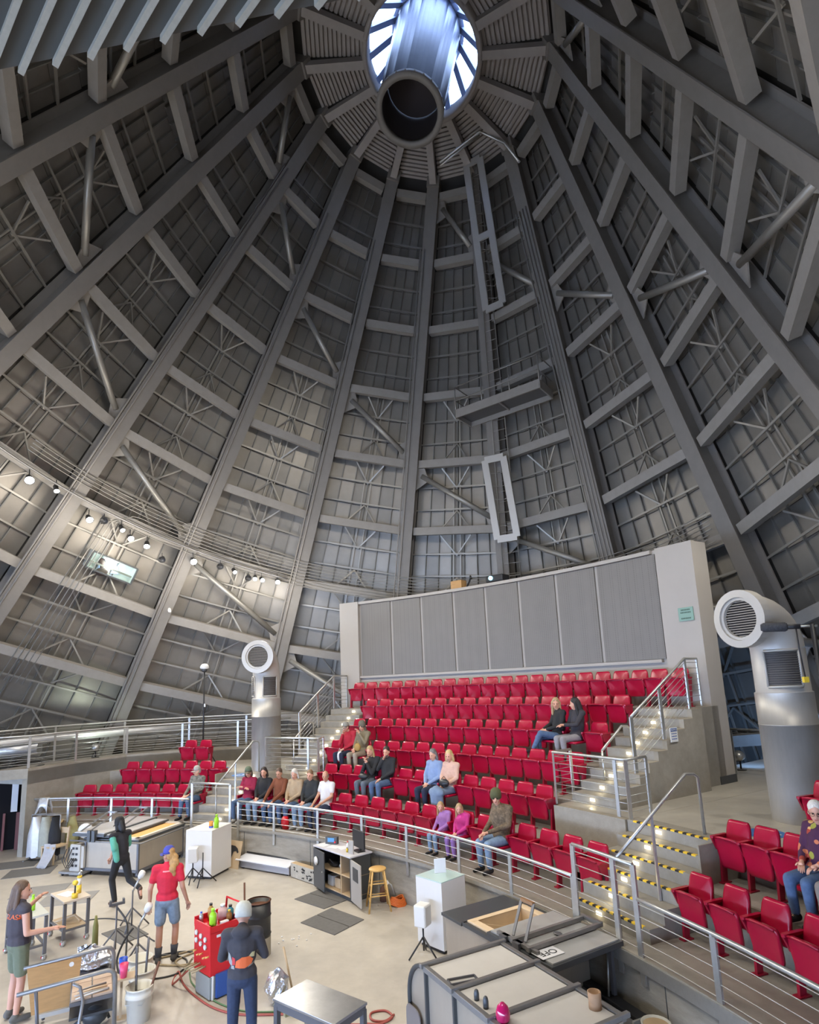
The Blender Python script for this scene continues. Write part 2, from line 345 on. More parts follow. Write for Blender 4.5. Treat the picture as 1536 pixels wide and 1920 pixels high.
# ring beams, gussets, pipe braces
for i in range(-8,8):
    for L in range(0,9):
        t=LV[L]; g=MB(); d=.28/(t*TH)/(PI/8)
        P0,P1=CP(t,i+d,-.22),CP(t,i+1-d,-.22); up=cdir(i+.5)
        g.bar(P0,P1,.30,.30,up)
        obj('ring_beam',g,M_rib2,wall_of(i))
        if (L-i)%4==0 and L<9:
            t2=LV[L+1]; d2=.28/(t2*TH)/(PI/8)
            A=CP(t+.42,i+d+.10*3/(t*TH),-.2); B=CP(t2-.42,i+1-d2-.10*3/(t2*TH),-.2)
            p=MB(); p.tube([A,B],.105,10); br=obj('pipe_brace',p,M_girt,wall_of(i))
            for (E0,tt,ii,sg) in ((A,t,i+d*.7,1),(B,t2,i+1-d2*.7,-1)):
                q=MB(); nn=cnor(ii)*.02
                K=[CP(tt,ii,-.2),CP(tt+sg*.95,ii,-.2),E0+(B-A).normalized()*sg*.28+cdir(ii)*sg*.1,E0+(B-A).normalized()*sg*.28-cdir(ii)*sg*.12,CP(tt,ii+sg*.2*3/(tt*TH),-.2)]
                q.add([k-nn for k in K]+[k+nn for k in K],[tuple(range(5)),tuple(range(9,4,-1))]+[(a,(a+1)%5,5+(a+1)%5,5+a) for a in range(5)])
                obj('gusset_plate',q,M_rib2,br)
# sheets between seams and girts: pick the 300 that show largest on each wall
def area(P):
    q=[pix(p) for p in P]
    if any(k is None for k in q): return 0
    cx=sum(k[0] for k in q)/4; cy=sum(k[1] for k in q)/4
    if not(-60<cx<1600 and -60<cy<1480): return 0
    return abs(sum(q[k][0]*q[(k+1)%4][1]-q[(k+1)%4][0]*q[k][1] for k in range(4)))/2
cand={k:[] for k in CN}; girts={k:MB() for k in CN}; seams={k:MB() for k in CN}; struts={k:MB() for k in CN}
for i in range(-6,7):
    for L in range(-1,10):
        t0,t1=(TOP if L<0 else LV[L]),LV[L+1]; nw='wall_left' if i<-2 else 'wall_rear' if i<2 else 'wall_right'
        C0=CP((t0+t1)/2,i+.5)
        if C0.z<.8 or C0.y<-3: continue
        ns=5 if t1<16 else 6 if t1<23 else 7; rows=1 if L<0 else 3; de=.24/(t1*TH)/(PI/8)
        for c in range(ns):
            u0=i+de+(1-2*de)*c/ns; u1=i+de+(1-2*de)*(c+1)/ns
            for r in range(rows):
                a0=t0+(t1-t0)*r/rows; a1=t0+(t1-t0)*(r+1)/rows; g=.012/(a1*TH*PI/8)
                V=[CP(a0+.008,u0+g,-.74),CP(a0+.008,u1-g,-.74),CP(a1-.008,u1-g,-.74),CP(a1-.008,u0+g,-.74)]
                W2=[CP(a0+.008,u0+g,-.71),CP(a0+.008,u1-g,-.71),CP(a1-.008,u1-g,-.71),CP(a1-.008,u0+g,-.71)]
                cand[nw].append((area(W2),V,W2,(c+i)%2))
            if c: seams[nw].bar(CP(t0,u0,-.68),CP(t1,u0,-.68),.035,.10,cnor(u0))
        for r in range(1,rows):
            a=t0+(t1-t0)*r/rows; girts[nw].bar(CP(a,i+de,-.62),CP(a,i+1-de,-.62),.06,.05,cnor(i+.5))
        if L>=3 and rows==3:
            for s in (-.035,.035): struts[nw].bar(CP(t0,i+.5+s,-.56),CP(t1,i+.5+s,-.56),.05,.05,cnor(i+.5))
            th=(t1-t0)/3
            for s in (-1,1):
                struts[nw].bar(CP(t0+.1,i+.5+s*.16,-.35),CP(t0+th,i+.5,-.55),.05,.05,cnor(i+.5))
                struts[nw].bar(CP(t1-.1,i+.5+s*.16,-.35),CP(t1-th,i+.5,-.55),.05,.05,cnor(i+.5))
for k,L_ in cand.items():
    L_.sort(key=lambda q:-q[0]); rest=MB()
    for n_,(a,V,W2,c) in enumerate(L_):
        if n_<300 and a>60:
            b=MB(); b.hexa(V,W2); obj('wall_sheet',b,(M_clad,M_clad2)[c],CN[k])
        else: rest.hexa(V,W2,c)
    if rest.v: obj('wall_sheets',rest,[M_clad,M_clad2],CN[k],kind='stuff')
    obj('girts',girts[k],M_girt,CN[k],kind='stuff'); obj('seams',seams[k],M_batt,CN[k],kind='stuff'); obj('truss_struts',struts[k],M_girt,CN[k],kind='stuff')
# ================================================================ CAP, OCULUS, SKYLIGHT
def KP(r,i,t): return APEX+AX*t+crad(i)*r
b=MB()
for k in range(32):
    u0,u1=k/2-8,k/2-7.5; b.add([KP(1.95,u0,TOP-.55),KP(1.95,u1,TOP-.55),KP(4.95,u1,TOP-.55),KP(4.95,u0,TOP-.55)],[(0,1,2,3)])
cap=struct('ceiling',b,M_shell)
for i in range(-8,8):
    b=MB(); b.bar(KP(1.95,i,TOP-.1),KP(4.1,i,TOP-.1),.26,.30,AX); obj('radial_beam',b,M_capm,cap)
    b=MB()
    for q in range(14):
        r0=2.05+q*.154; r1=r0+.095; h=TOP-.3
        b.hexa([KP(r0,i+.12,h-.1),KP(r1,i+.12,h-.1),KP(r1,i+.88,h-.1),KP(r0,i+.88,h-.1)],[KP(r0,i+.12,h),KP(r1,i+.12,h),KP(r1,i+.88,h),KP(r0,i+.88,h)])
        b.hexa([KP(r1,i+.1,h-.14),KP(r1+.06,i+.1,h-.14),KP(r1+.06,i+.9,h-.14),KP(r1,i+.9,h-.14)],[KP(r1,i+.1,h-.1),KP(r1+.06,i+.1,h-.1),KP(r1+.06,i+.9,h-.1),KP(r1,i+.9,h-.1)])
    obj('deck_sector',b,M_capm,cap)
b=MB(); b.lathe([(1.86,TOP-.6),(1.86,TOP+.05),(2.02,TOP+.05),(2.02,TOP-.6)],48,APEX,AX); obj('oculus_ring',b,M_capm,cap)
# skylight: sloping panes between the oculus ring and the flue collar
sky=struct('window_skylight',MB().lathe([(1.12,TOP-1.75),(1.26,TOP-1.75),(1.26,TOP-1.62),(1.12,TOP-1.62)],32,APEX,AX),M_glassframe)
for i in range(-8,8):
    b=MB(); b.bar(KP(1.22,i,TOP-1.65),KP(1.93,i,TOP-.45),.20,.16,AX); obj('mullion',b,M_glassframe,sky)
    b=MB(); n_=.012; b.hexa([KP(1.93,i+.07,TOP-.52),KP(1.93,i+.93,TOP-.52),KP(1.24,i+.93,TOP-1.7),KP(1.24,i+.07,TOP-1.7)],[KP(1.93,i+.07,TOP-.50),KP(1.93,i+.93,TOP-.50),KP(1.24,i+.93,TOP-1.68),KP(1.24,i+.07,TOP-1.68)])
    obj('pane',b,M_sky,sky)
# flue: ribbed sheet tube hung through the oculus
flue=thing('exhaust_flue','large ribbed blue-grey metal flue hanging through the round skylight','flue',APEX+AX*12.6)
def loc(p): return p-(APEX+AX*12.6)
M_flue=mat('flue sheet',(.06,.07,.10),.42,.5,var=.12,scale=3); M_fluein=mat('dark flue inside',(.035,.028,.03),.8)  # near-black colour for the inside of the flue
b=MB(); nf=48; pr=[]
for (t,rb) in ((7.0,1.13),(12.55,1.0)):
    pr.append([APEX+AX*t+crad(16*k/nf)*(rb+(.035 if k%3==0 else 0)) for k in range(nf)])
b.add([loc(p) for p in pr[0]+pr[1]],[(k,(k+1)%nf,nf+(k+1)%nf,nf+k) for k in range(nf)]); obj('flue_body',b,M_flue,flue)
b=MB(); b.lathe([(.95,-5.4),(.9,.0)],32,(0,0,0),AX); b.lathe([(.9,-1.4),(0,-1.4)],32,(0,0,0),AX,sm=False); obj('flue_lining',b,M_fluein,flue)
b=MB(); b.lathe([(.89,-.18),(1.08,-.18),(1.08,0),(.89,0),(.89,-.18)],40,(0,0,0),AX); rg=obj('flue_collar',b,M_rib,flue)
b=MB()
for k in range(24): b.box(crad(k*16/24)*1.08-AX*.09,(.05,.05,.05))
obj('bolts',b,M_rib2,rg,kind='stuff')
# ================================================================ SEATS
def rrect(w,h,r,n=4):
    p=[]
    for (cx,cy,a0) in ((w/2-r,h/2-r,0),(-w/2+r,h/2-r,90),(-w/2+r,-h/2+r,180),(w/2-r,-h/2+r,270)):
        for k in range(n+1): a=R_(a0+90*k/n); p.append((cx+r*cos(a),cy+r*sin(a)))
    return p
def shell(w0,w1,h,r,th,place,crown=.02,dish=.012):
    # rounded, slightly curved moulded plate; place maps (u,v,depth) to local xyz
    base=rrect(1,h,r); mb=MB(); n=len(base)
    def P(u,v,d,s=1.):
        w=w0+(w1-w0)*(v/h+.5); x=u*w*s; return place(x,v*s,d+dish*4*(u*s)**2)
    F=[P(u,v,0) for u,v in base]; Fi=[P(u,v,-crown*.35,.86) for u,v in base]; B=[P(u,v,th) for u,v in base]; c=[P(0,0,-crown*.2)]
    mb.add(F+Fi+B+c,[(i,(i+1)%n,n+(i+1)%n,n+i) for i in range(n)]+[(n+i,n+(i+1)%n,3*n) for i in range(n)]+[((i+1)%n,i,2*n+i,2*n+(i+1)%n) for i in range(n)]+[tuple(range(2*n,3*n))[::-1]],0,True)
    return mb
def seat_meshes(sx):
    bk=shell(.46*sx,.40*sx,.44,.13,.035,lambda x,v,d:Vector((x,.10+v*.20+d,.615+v*.97)))
    pn=shell(.40*sx,.47*sx,.41,.10,.05,lambda x,v,d:Vector((x,-.075-v*.16+d,.425+v*.98)),crown=-.02,dish=-.008)
    lip=MB(); lip.tube([(-.20*sx,-.118,.615),(-.1*sx,-.13,.632),(.1*sx,-.13,.632),(.20*sx,-.118,.615)],.017,6); pn.add(lip.v,lip.f,0,True)
    lg=MB(); lg.hexa([(-.275*sx,-.03,.012),(-.235*sx,-.03,.012),(-.235*sx,.06,.012),(-.275*sx,.06,.012)],[(-.275*sx,.0,.45),(-.235*sx,.0,.45),(-.235*sx,.10,.45),(-.275*sx,.10,.45)]); lg.box((-.255*sx,.015,.008),(.09,.17,.016)); 
    lg.hexa([(-.27*sx,-.06,.44),(-.24*sx,-.06,.44),(-.24*sx,.12,.44),(-.27*sx,.12,.44)],[(-.27*sx,-.14,.60),(-.24*sx,-.14,.60),(-.24*sx,.14,.60),(-.27*sx,.14,.60)])
    ar=MB(); ar.prism(rrect(.055,.30,.024,3),0,.03); ar.v=[(x-.255*sx,y+.005,z+.60) for x,y,z in ar.v]
    return [bk.mesh('backrest',M_red),pn.mesh('folded_seat',M_red),lg.mesh('leg',M_redd),ar.mesh('armrest',M_red)]
SM={1.0:seat_meshes(1.0),.86:seat_meshes(.86)}
# seat let down, for the people sitting
dn=shell(.43,.46,.43,.07,.05,lambda x,v,d:Vector((x,-.11+v,.435-d)),crown=-.02,dish=-.008).mesh('lowered_seat',M_red)
dn2=shell(.37,.40,.43,.07,.05,lambda x,v,d:Vector((x,-.11+v,.435-d)),crown=-.02,dish=-.008).mesh('lowered_seat',M_red)
def seat(R,a,z,label,group,down=False,sx=1.,last=False):
    t=thing('stadium_seat',label,'seat',PO(R,a,z),R_(a-90),group); m=SM[sx]
    obj('backrest',m[0],None,t); obj('lowered_seat' if down else 'folded_seat',(dn if sx==1. else dn2) if down else m[1],None,t); obj('leg',m[2],None,t); obj('armrest',m[3],None,t)
    if last: # row end: one more arm and leg
        for k,nm in ((2,'leg'),(3,'armrest')): o=obj(nm,m[k],None,t); o.location=(.51*sx,0,0)
    return t
ROWN=['front','second','third','fourth','fifth','top']
ROWS={}
def row(key,k,a_first,a_last,n,where,group,taken=(),sx=1.):
    R=16.48+.87*k; A=[a_first+(a_last-a_first)*i/(n-1 if n>1 else 1) for i in range(n)]; ROWS[key]=[(R,a,ZK(k)) for a in A]
    for i,a in enumerate(A):
        nth=ORD[i] if i<n-1 or n==1 else 'last'
        who=taken[i] if i in taken else None
        lb='red stadium seat, %s from the left in the %s row of the %s'%(nth,ROWN[k],where)
        if who: lb='lowered red stadium seat under the %s'%who
        seat(R,a,ZK(k),lb,group,who is not None,sx,i==n-1)
T0={0:'woman in the crimson fleece',1:'dark-haired woman in black with crossed hands',2:'man in the rust-brown jacket',3:'white-haired woman in tan',4:'person in the black zip jacket',5:'bald man in the white shirt',12:'small girl in the lilac top',13:'small girl in the pink jacket',15:'man in the camouflage jacket'}
row('c0',0,64.5,29.4,20,'centre block','red seats of the centre block front row',T0)
row('c1',1,57.6,36.0,14,'centre block','red seats of the centre block second row',{3:'blonde woman in black with clasped hands',4:'bearded man in black',7:'grey-haired woman in the blue denim shirt',8:'blonde woman in the pale pink top'})
row('c2',2,59.1,35.7,16,'centre block','red seats of the centre block third row',{1:'person in the red jacket and grey cap',2:'person in the olive hooded coat'})
row('c3',3,58.6,35.7,16,'centre block','red seats of the centre block fourth row',{13:'blonde woman in black with sunglasses on her head',14:'black-haired woman in the dark jacket'})
row('c4',4,59.0,35.7,17,'centre block','red seats of the centre block fifth row')
row('c5',5,62.0,33.1,22,'centre block','red seats of the top row')
row('l0',0,83.3,70.7,8,'left block','red seats of the left block front row',{7:'man in the checked shirt and flat cap'})
row('l1',1,80.6,70.6,7,'left block','red seats of the left block second row')
row('l2',2,76.0,74.3,2,'left block','two red seats on the left platform')
row('r0',0,23.0,10.4,8,'right block','red seats of the right block front row',{},.86)
row('r1',1,23.2,15.0,7,'right block','red seats of the right block second row',{3:'white-haired woman in the flowered top',4:'seated person in grey trousers'},.86)
row('r2',2,20.9,19.4,2,'right block','red seats on the right platform',{},.86)
# ================================================================ RAILINGS
def railing(label,pts,posts,h,cables=5,group='steel cable railings',below=0.,post_w=.05,name='railing',top_r=.026,skiptop=False,hs=None):
    """pts: base points of the run; posts: indices or extra points where a post stands"""
    o0=Vector(pts[0]); t=thing(name,label,'railing',o0,0,None)
    L=[Vector(p)-o0 for p in pts]; H=hs or [h]*len(L)
    top=[p+Vector((0,0,H[i])) for i,p in enumerate(L)]
    b=MB(); b.tube(top,top_r,8); obj('top_rail',b,M_steel,t)
    for q in posts:
        b=MB(); p=L[q]; nx=(L[min(q+1,len(L)-1)]-L[max(q-1,0)]); nx.z=0; nx=nx.normalized()
        b.bar(p-Vector((0,0,below)),p+Vector((0,0,H[q])),post_w*.45,post_w*1.3,nx); obj('post',b,M_steel,t)
    for c in range(cables):
        f=.12+(.80*c/max(1,cables-1) if cables>1 else 0)
        b=MB(); b.tube([p+Vector((0,0,H[i]*f)) for i,p in enumerate(L)],.0065,5,cap=False); obj('cable',b,M_cable,t)
    return t
def arcpts(r,a0,a1,z,extra,step=2.):
    A=sorted(set([a0,a1]+list(extra)+[a0+(a1-a0)*i/max(1,round(abs(a1-a0)/step)) for i in range(max(1,round(abs(a1-a0)/step)))]),reverse=a0>a1)
    return [PO(r,a,z) for a in A],[A.index(e) for e in extra]
p,q=arcpts(15.57,62.7,27.5,Z0,[62.7,58.3,53.0,47.8,42.8,37.4,32.6,27.5]); railing('long curved steel railing along the stage edge below the centre seats',p,q,.66,5,below=.27)
p,q=arcpts(15.57,27.3,23.15,Z0,[27.3,24.5,23.15]); railing('taller steel railing section at the foot of the front right stairs',p,q,1.09,6,below=.27,post_w=.06)
p,q=arcpts(15.57,23.05,-6,Z0,[18.95,14.2,9.5,5,0,-5]); railing('curved steel railing in front of the right block of seats',p,q,.70,5,below=.27,post_w=.06)
p,q=arcpts(15.57,68.4,63.7,Z0,[68.4,63.7]); railing('square steel gate frame in front of the narrow left stairs',p,q,1.06,2,below=.2)
p,q=arcpts(15.57,87.2,68.8,Z0,[82.9,78.0,73.2]); railing('curved steel railing in front of the left block of seats',p,q,.65,4,below=.2)
p=[PO(17.95,34.95,ZP),PO(17.42,34.85,ZP),PO(17.40,32.,ZP),PO(17.40,30.1,ZP),PO(17.40,29.3,ZP),PO(17.95,29.45,ZP)]; railing('steel cable railing on the concrete landing beside the right upper stairs',p,[0,1,3,4,5],.94,7)
p=[PO(18.0,65.3,ZP),PO(17.42,65.1,ZP),PO(17.40,62,ZP),PO(17.40,60.,ZP),PO(17.40,58.8,ZP),PO(17.8,59.3,ZP)]; railing('steel cable railing on the landing behind the seated front row, left',p,[0,1,3,4,5],.96,8)
def slope(label,a,r0,z0,r1,z1,h,n,cab,tail=None):
    P=[PO(r0+(r1-r0)*i/(n-1),a,z0+(z1-z0)*i/(n-1)) for i in range(n)]
    if tail: P.append(tail)
    return railing(label,P,list(range(len(P))),h,cab,post_w=.06)
slope('sloping steel railing with parallel cables on the flank of the right upper stairs',31.2,18.35,2.45,20.15,3.50,1.0,3,8,PO(20.95,31.9,3.50))
slope('sloping steel railing with parallel cables beside the left upper stairs',63.4,18.35,2.45,20.2,3.52,1.05,3,8,PO(21.1,63.6,3.52))
def handrail(label,a,r0,z0,r1,z1,drop,mid=True,foot=ZP):
    P0,P1=PO(r0,a,z0),PO(r1,a,z1); P2=PO(r1+.18,a,z1-.02); P3=PO(r1+.26,a,foot); o=P0.copy(); t=thing('handrail',label,'handrail',PO(r0,a,z0-drop))
    o=PO(r0,a,z0-drop); b=MB(); b.tube([P0-o,P1-o,P2-o,PO(r1+.25,a,z1-.07)-o,P3-o],.023,8); obj('rail_tube',b,M_steel,t)
    b=MB(); b.tube([P0-o,PO(r0,a,z0-drop)-o],.02,8); obj('post',b,M_steel,t)
    if mid:
        m=(r0+r1)/2; k=int((m-15.98)/.272)+1 if foot==ZP and r0<17 else 0
        b=MB(); b.bar(PO(m,a,(z0+z1)/2)-o,PO(m,a,(Z0+ST*k))-o,.05,.03); obj('post',b,M_steel,t)
handrail('steel tube handrail rising over the front right taped stairs',25.1,15.75,1.80,17.25,2.76,.96)
handrail('steel tube handrail rising over the narrow left stairs',65.95,15.72,1.80,17.2,2.78,.96)
handrail('short steel handrail on the right upper stairs by the seat ends',33.4,18.3,2.80,18.95,3.22,.55,False,2.6)
handrail('short steel handrail on the left upper stairs beyond the railing',63.0,17.9,2.75,18.6,3.2,.8,False,2.4)
# ================================================================ LEFT WALL, DOORWAY, WALKWAY
WL=[Vector(p) for p in ((-10.88,17.0,0),(-10.35,18.4,0),(-9.45,19.75,0),(-7.9,20.45,0),(-6.1,20.75,0),(-4.3,20.9,0))]
b=MB()
for p,q in zip(WL,WL[1:]):
    n=Vector((-(q-p).y,(q-p).x,0)).normalized()*.2; b.hexa([p,q,q+n,p+n],[v+Vector((0,0,2.33)) for v in (p,q,q+n,p+n)])
struct('wall_left_parapet',b,M_conc)
b=MB(); p,q=Vector((-10.88,17.0,0)),Vector((-14.4,15.7,0)); d=(q-p).normalized(); n=Vector((d.y,-d.x,0)); n=n if n.y>0 else -n
b.hexa([p+Vector((0,0,2.06)),p+n*.25+Vector((0,0,2.06)),q+n*.25+Vector((0,0,2.06)),q+Vector((0,0,2.06))],[p+Vector((0,0,2.33)),p+n*.25+Vector((0,0,2.33)),q+n*.25+Vector((0,0,2.33)),q+Vector((0,0,2.33))])
struct('wall_left_lintel',b,M_conc)
b=MB(); e=p+n*1.2; b.bar(e+d*.1+Vector((0,0,1.03)),e+d*2.9+Vector((0,0,1.03)),.06,2.04,Vector((0,0,1))); dr=struct('door_1',b,mat('door black',(.010,.009,.010),.9,spec=.1))
b=MB(); f=e-n*.12; b.bar(f+d*.52+Vector((0,0,1.05)),f+d*.52+Vector((0,0,1.9)),.16,.02,n); obj('vision_panel',b,mat('pale door strip',(.55,.55,.55),.5),dr)
b=MB(); b.bar(f+d*.40+Vector((0,0,0)),f+d*.40+Vector((0,0,1.02)),.10,.02,n); b.bar(f+d*.75+Vector((0,0,0)),f+d*.75+Vector((0,0,1.02)),.06,.02,n); obj('kick_strip',b,mat('dark red brown',(.13,.035,.03),.6),dr)
b=MB(); b.hexa([p+n*.25,p+n*1.25,p+n*1.25-d*.15,p+n*.25-d*.15],[v+Vector((0,0,2.3)) for v in (p+n*.25,p+n*1.25,p+n*1.25-d*.15,p+n*.25-d*.15)]); struct('wall_left_jamb',b,M_black)
# walkway slab behind the parapet and its two rails
WO=[v+Vector(o) for v,o in zip(WL,((-1.3,.5,0),(-1.2,.9,0),(-.7,1.25,0),(-.3,1.35,0),(-.1,1.3,0),(.2,1.3,0)))]
b=MB()
for k in range(5): b.hexa([WL[k]+Vector((0,0,1.9)),WL[k+1]+Vector((0,0,1.9)),WO[k+1]+Vector((0,0,1.9)),WO[k]+Vector((0,0,1.9))],[WL[k]+Vector((0,0,2.26)),WL[k+1]+Vector((0,0,2.26)),WO[k+1]+Vector((0,0,2.26)),WO[k]+Vector((0,0,2.26))])
struct('floor_walkway',b,M_deck)
railing('inner steel railing of the walkway, on the concrete parapet at left',[WL[0]+Vector((-1.9,-.75,2.33))]+[v+Vector((-.05,.08,2.33)) for v in WL],[1,2,3,4,5],.88,6)
railing('outer steel railing of the walkway against the sloping cone wall at left',[WO[0]+Vector((-2.2,-.9,2.26))]+[v+Vector((0,0,2.26)) for v in WO],[1,2,3,4,5],1.08,6)
M_silv=mat('insulated silver pipe',(.62,.62,.62),.38,.6,var=.05,scale=4)
b=MB(); b.tube([v+Vector((-.25,.45,2.95)) for v in [WO[0]+Vector((-3,-1.3,0))]+WO[:4]],.13,10); tag(obj('silver_pipe',b,M_silv),'long silver insulated pipe running behind the outer walkway railing at left','pipe')
b=MB(); b.tube([Vector((-14.3,19.45,2.62)),Vector((-12.4,19.9,2.62))],.25,14); tag(obj('roll_duct',b,M_silv),'fat pale round duct end lying low behind the walkway railing at far left','duct')
# ================================================================ AIR DUCT COLUMNS
M_grille=mat('dark louvre',(.055,.048,.045),.6); M_ducti=mat('duct throat',(.03,.025,.022),.8); M_ductw=mat('pale painted duct',(.48,.455,.415),.45,.2,var=.04,scale=3)
def duct(label,c,base,r,h,face,tail):
    t=thing('air_duct',label,'air duct',(c[0],c[1],base)); hs=h-1.05
    b=MB(); b.lathe([(r,0),(r,hs*.55),(r*1.012,hs*.55),(r*1.012,hs*.555),(r,hs*.555),(r,hs*.74)],32); obj('drum',b,M_galvduct,t)
    r2=r*.94; b=MB(); b.lathe([(r,hs*.74),(r2,hs*.745),(r2,hs)],32); obj('neck',b,M_ductw,t)
    f=Vector((face[0],face[1],0)).normalized(); up=Vector((0,0,1)); pts=[]; R=.50
    for k in range(9):
        a=PI/2*k/8; pts.append(Vector((0,0,hs))+f*(R*(1-cos(a)))*1.0+up*(R*sin(a)))
    pts.append(pts[-1]+f*tail)
    b=MB(); b.tube(pts,r2,28,cap=False); obj('elbow',b,M_ductw,t)
    o=pts[-1]; b=MB(); b.lathe([(r2,-.12),(r*1.12,-.12),(r*1.12,.05),(r*.84,.055),(r*.82,.02),(r*.72,.02),(r*.70,-.03)],32,o,f); b.sm=[False]*len(b.sm); obj('outlet_ring',b,M_ductw,t)
    b=MB(); b.lathe([(r*.7,-.06),(0,-.06)],28,o,f,sm=False); gr=obj('outlet_grille',b,M_ducti,t)
    b=MB(); s=f.cross(up)
    for k in range(-7,8):
        y=k*r*.095; w=math.sqrt(max(0,(r*.69)**2-y*y)); b.bar(o+up*y-s*w-f*.03,o+up*y+s*w-f*.03,.012,.02,f)
    obj('louvre_bars',b,mat('louvre tan',(.33,.29,.24),.5),gr,kind='stuff')
    return t,r2,hs
def lgrille(t,r2,ang,z0,z1,half,nl=16):
    b=MB()
    A=[R_(ang-half+2*half*k/6) for k in range(7)]
    def ring(rr,z): return [Vector((rr*cos(a),rr*sin(a),z)) for a in A]
    for (q0,q1,m) in ((ring(r2*1.01,z0),ring(r2*1.01,z1),0),):
        b.add(q0+q1,[(k,k+1,8+k,7+k) for k in range(6)],0)
    g=obj('side_grille',b,M_grille,t)
    f=MB(); 
    for z in (z0,z1): f.tube(ring(r2*1.03,z),.022,4)
    for k in (0,6): f.tube([Vector((r2*1.03*cos(A[k]),r2*1.03*sin(A[k]),z)) for z in (z0,z1)],.022,4)
    obj('grille_frame',f,M_ductw,g)
    l=MB()
    for k in range(1,nl): l.tube(ring(r2*1.025,z0+(z1-z0)*k/nl),.009,4,cap=False)
    obj('louvres',l,mat('louvre grey',(.12,.11,.10),.5),g,kind='stuff')
dR,r2,hs=duct('big brushed metal duct column with round outlet, at the right edge',(5.96,9.70),ZP,.415,3.70,(-.93,-.36),.22)
lgrille(dR,r2,246,hs*.745+.08,hs-.03,36); 
dL,r2,hs=duct('brushed metal duct column with round outlet, behind the left stairs',(-4.5,18.15),ZP,.43,3.85,(-.10,-1),.22)
lgrille(dL,r2,300,hs*.745+.06,hs-.08,29,10); lgrille(dL,r2,205,hs*.745+.06,hs-.08,22,10)
# ================================================================ PEOPLE
PEND=[]
V3=Vector
def cap(mb,p,q,r1,r2=None,n=9):
    r2=r1 if r2 is None else r2; p,q=V3(p),V3(q); d=(q-p); L=d.length
    if L<1e-6: return mb.ell(p,(r1,r1,r1),n)
    d/=L; pts=[p-d*r1*.95,p-d*r1*.55,p,q,q+d*r2*.55,q+d*r2*.95]; rs=[r1*.3,r1*.83,r1,r2,r2*.83,r2*.3]
    return mb.tube(pts,rs,n)
def skin(name,mb,m,parent,voxel,extra=None,smooth=4,label=None,fac=.5):
    me=mb.mesh(name,m if isinstance(m,(list,tuple)) else [m]); o=bpy.data.objects.new(name,me); COL.objects.link(o); o.parent=parent
    if label: o['label']=label
    r=o.modifiers.new('one surface','REMESH'); r.mode='VOXEL'; r.voxel_size=voxel; r.use_smooth_shade=True
    s=o.modifiers.new('soften','SMOOTH'); s.iterations=smooth; s.factor=fac
    PEND.append((o,extra,m)); return o
def finish_people():
    dg=bpy.context.evaluated_depsgraph_get()
    for o,extra,m in PEND:
        me=bpy.data.meshes.new_from_object(o.evaluated_get(dg)); old=o.data; o.modifiers.clear(); o.data=me; me.name=o.name
        if not me.materials: me.materials.append(m)
        if extra is not None and extra.v:
            bm=bmesh.new(); bm.from_mesh(me); em=extra.mesh('x',[m]); bm.from_mesh(em); bm.to_mesh(me); bm.free(); bpy.data.meshes.remove(em)
        for p in me.polygons: p.use_smooth=True
        bpy.data.meshes.remove(old)
SKN=mat('skin light',(.62,.33,.23),.5,var=.05,scale=9); SKT=mat('skin tanned',(.50,.26,.17),.5,var=.05,scale=9)
M_eye=mat('eye dark',(.03,.02,.018),.25); M_lip=mat('lip',(.42,.13,.11),.5)
def cloth(name,col,var=.12,scale=14): return mat(name,col,.85,var=var,scale=scale,bump=.12,bscale=50)
JEAN=cloth('blue denim',(.075,.125,.23),.2,20); JEANL=cloth('light blue denim',(.20,.29,.42),.2,20); JEAND=cloth('dark denim',(.03,.045,.09),.2,20)
BLK=cloth('black cloth',(.016,.016,.018)); NAVY=cloth('navy cloth',(.015,.02,.045))
def SIT(**k):
    J=dict(pelvis=(0,.0,.50),waist=(0,.06,.68),chest=(0,.09,.90),neck=(0,.075,1.08),head=(0,.03,1.22),
     shL=(.175,.09,1.02),elL=(.225,.0,.76),wrL=(.09,-.23,.64),shR=(-.175,.09,1.02),elR=(-.225,.0,.76),wrR=(-.09,-.23,.64),
     hipL=(.09,-.02,.50),knL=(.11,-.43,.50),anL=(.11,-.40,.10),toL=(.12,-.56,.05),hipR=(-.09,-.02,.50),knR=(-.11,-.43,.50),anR=(-.11,-.40,.10),toR=(-.12,-.56,.05),yaw=0,nod=10)
    J.update(k); return J
def STAND(**k):
    J=dict(pelvis=(0,0,.95),waist=(0,.0,1.10),chest=(0,.01,1.30),neck=(0,.01,1.49),head=(0,-.01,1.62),
     shL=(.18,.01,1.42),elL=(.23,.02,1.13),wrL=(.24,-.06,.88),shR=(-.18,.01,1.42),elR=(-.23,.02,1.13),wrR=(-.24,-.06,.88),
     hipL=(.09,0,.92),knL=(.11,-.02,.50),anL=(.11,.02,.09),toL=(.13,-.14,.04),hipR=(-.09,0,.92),knR=(-.11,-.02,.50),anR=(-.11,.02,.09),toR=(-.13,-.14,.04),yaw=0,nod=5)
    J.update(k); return J
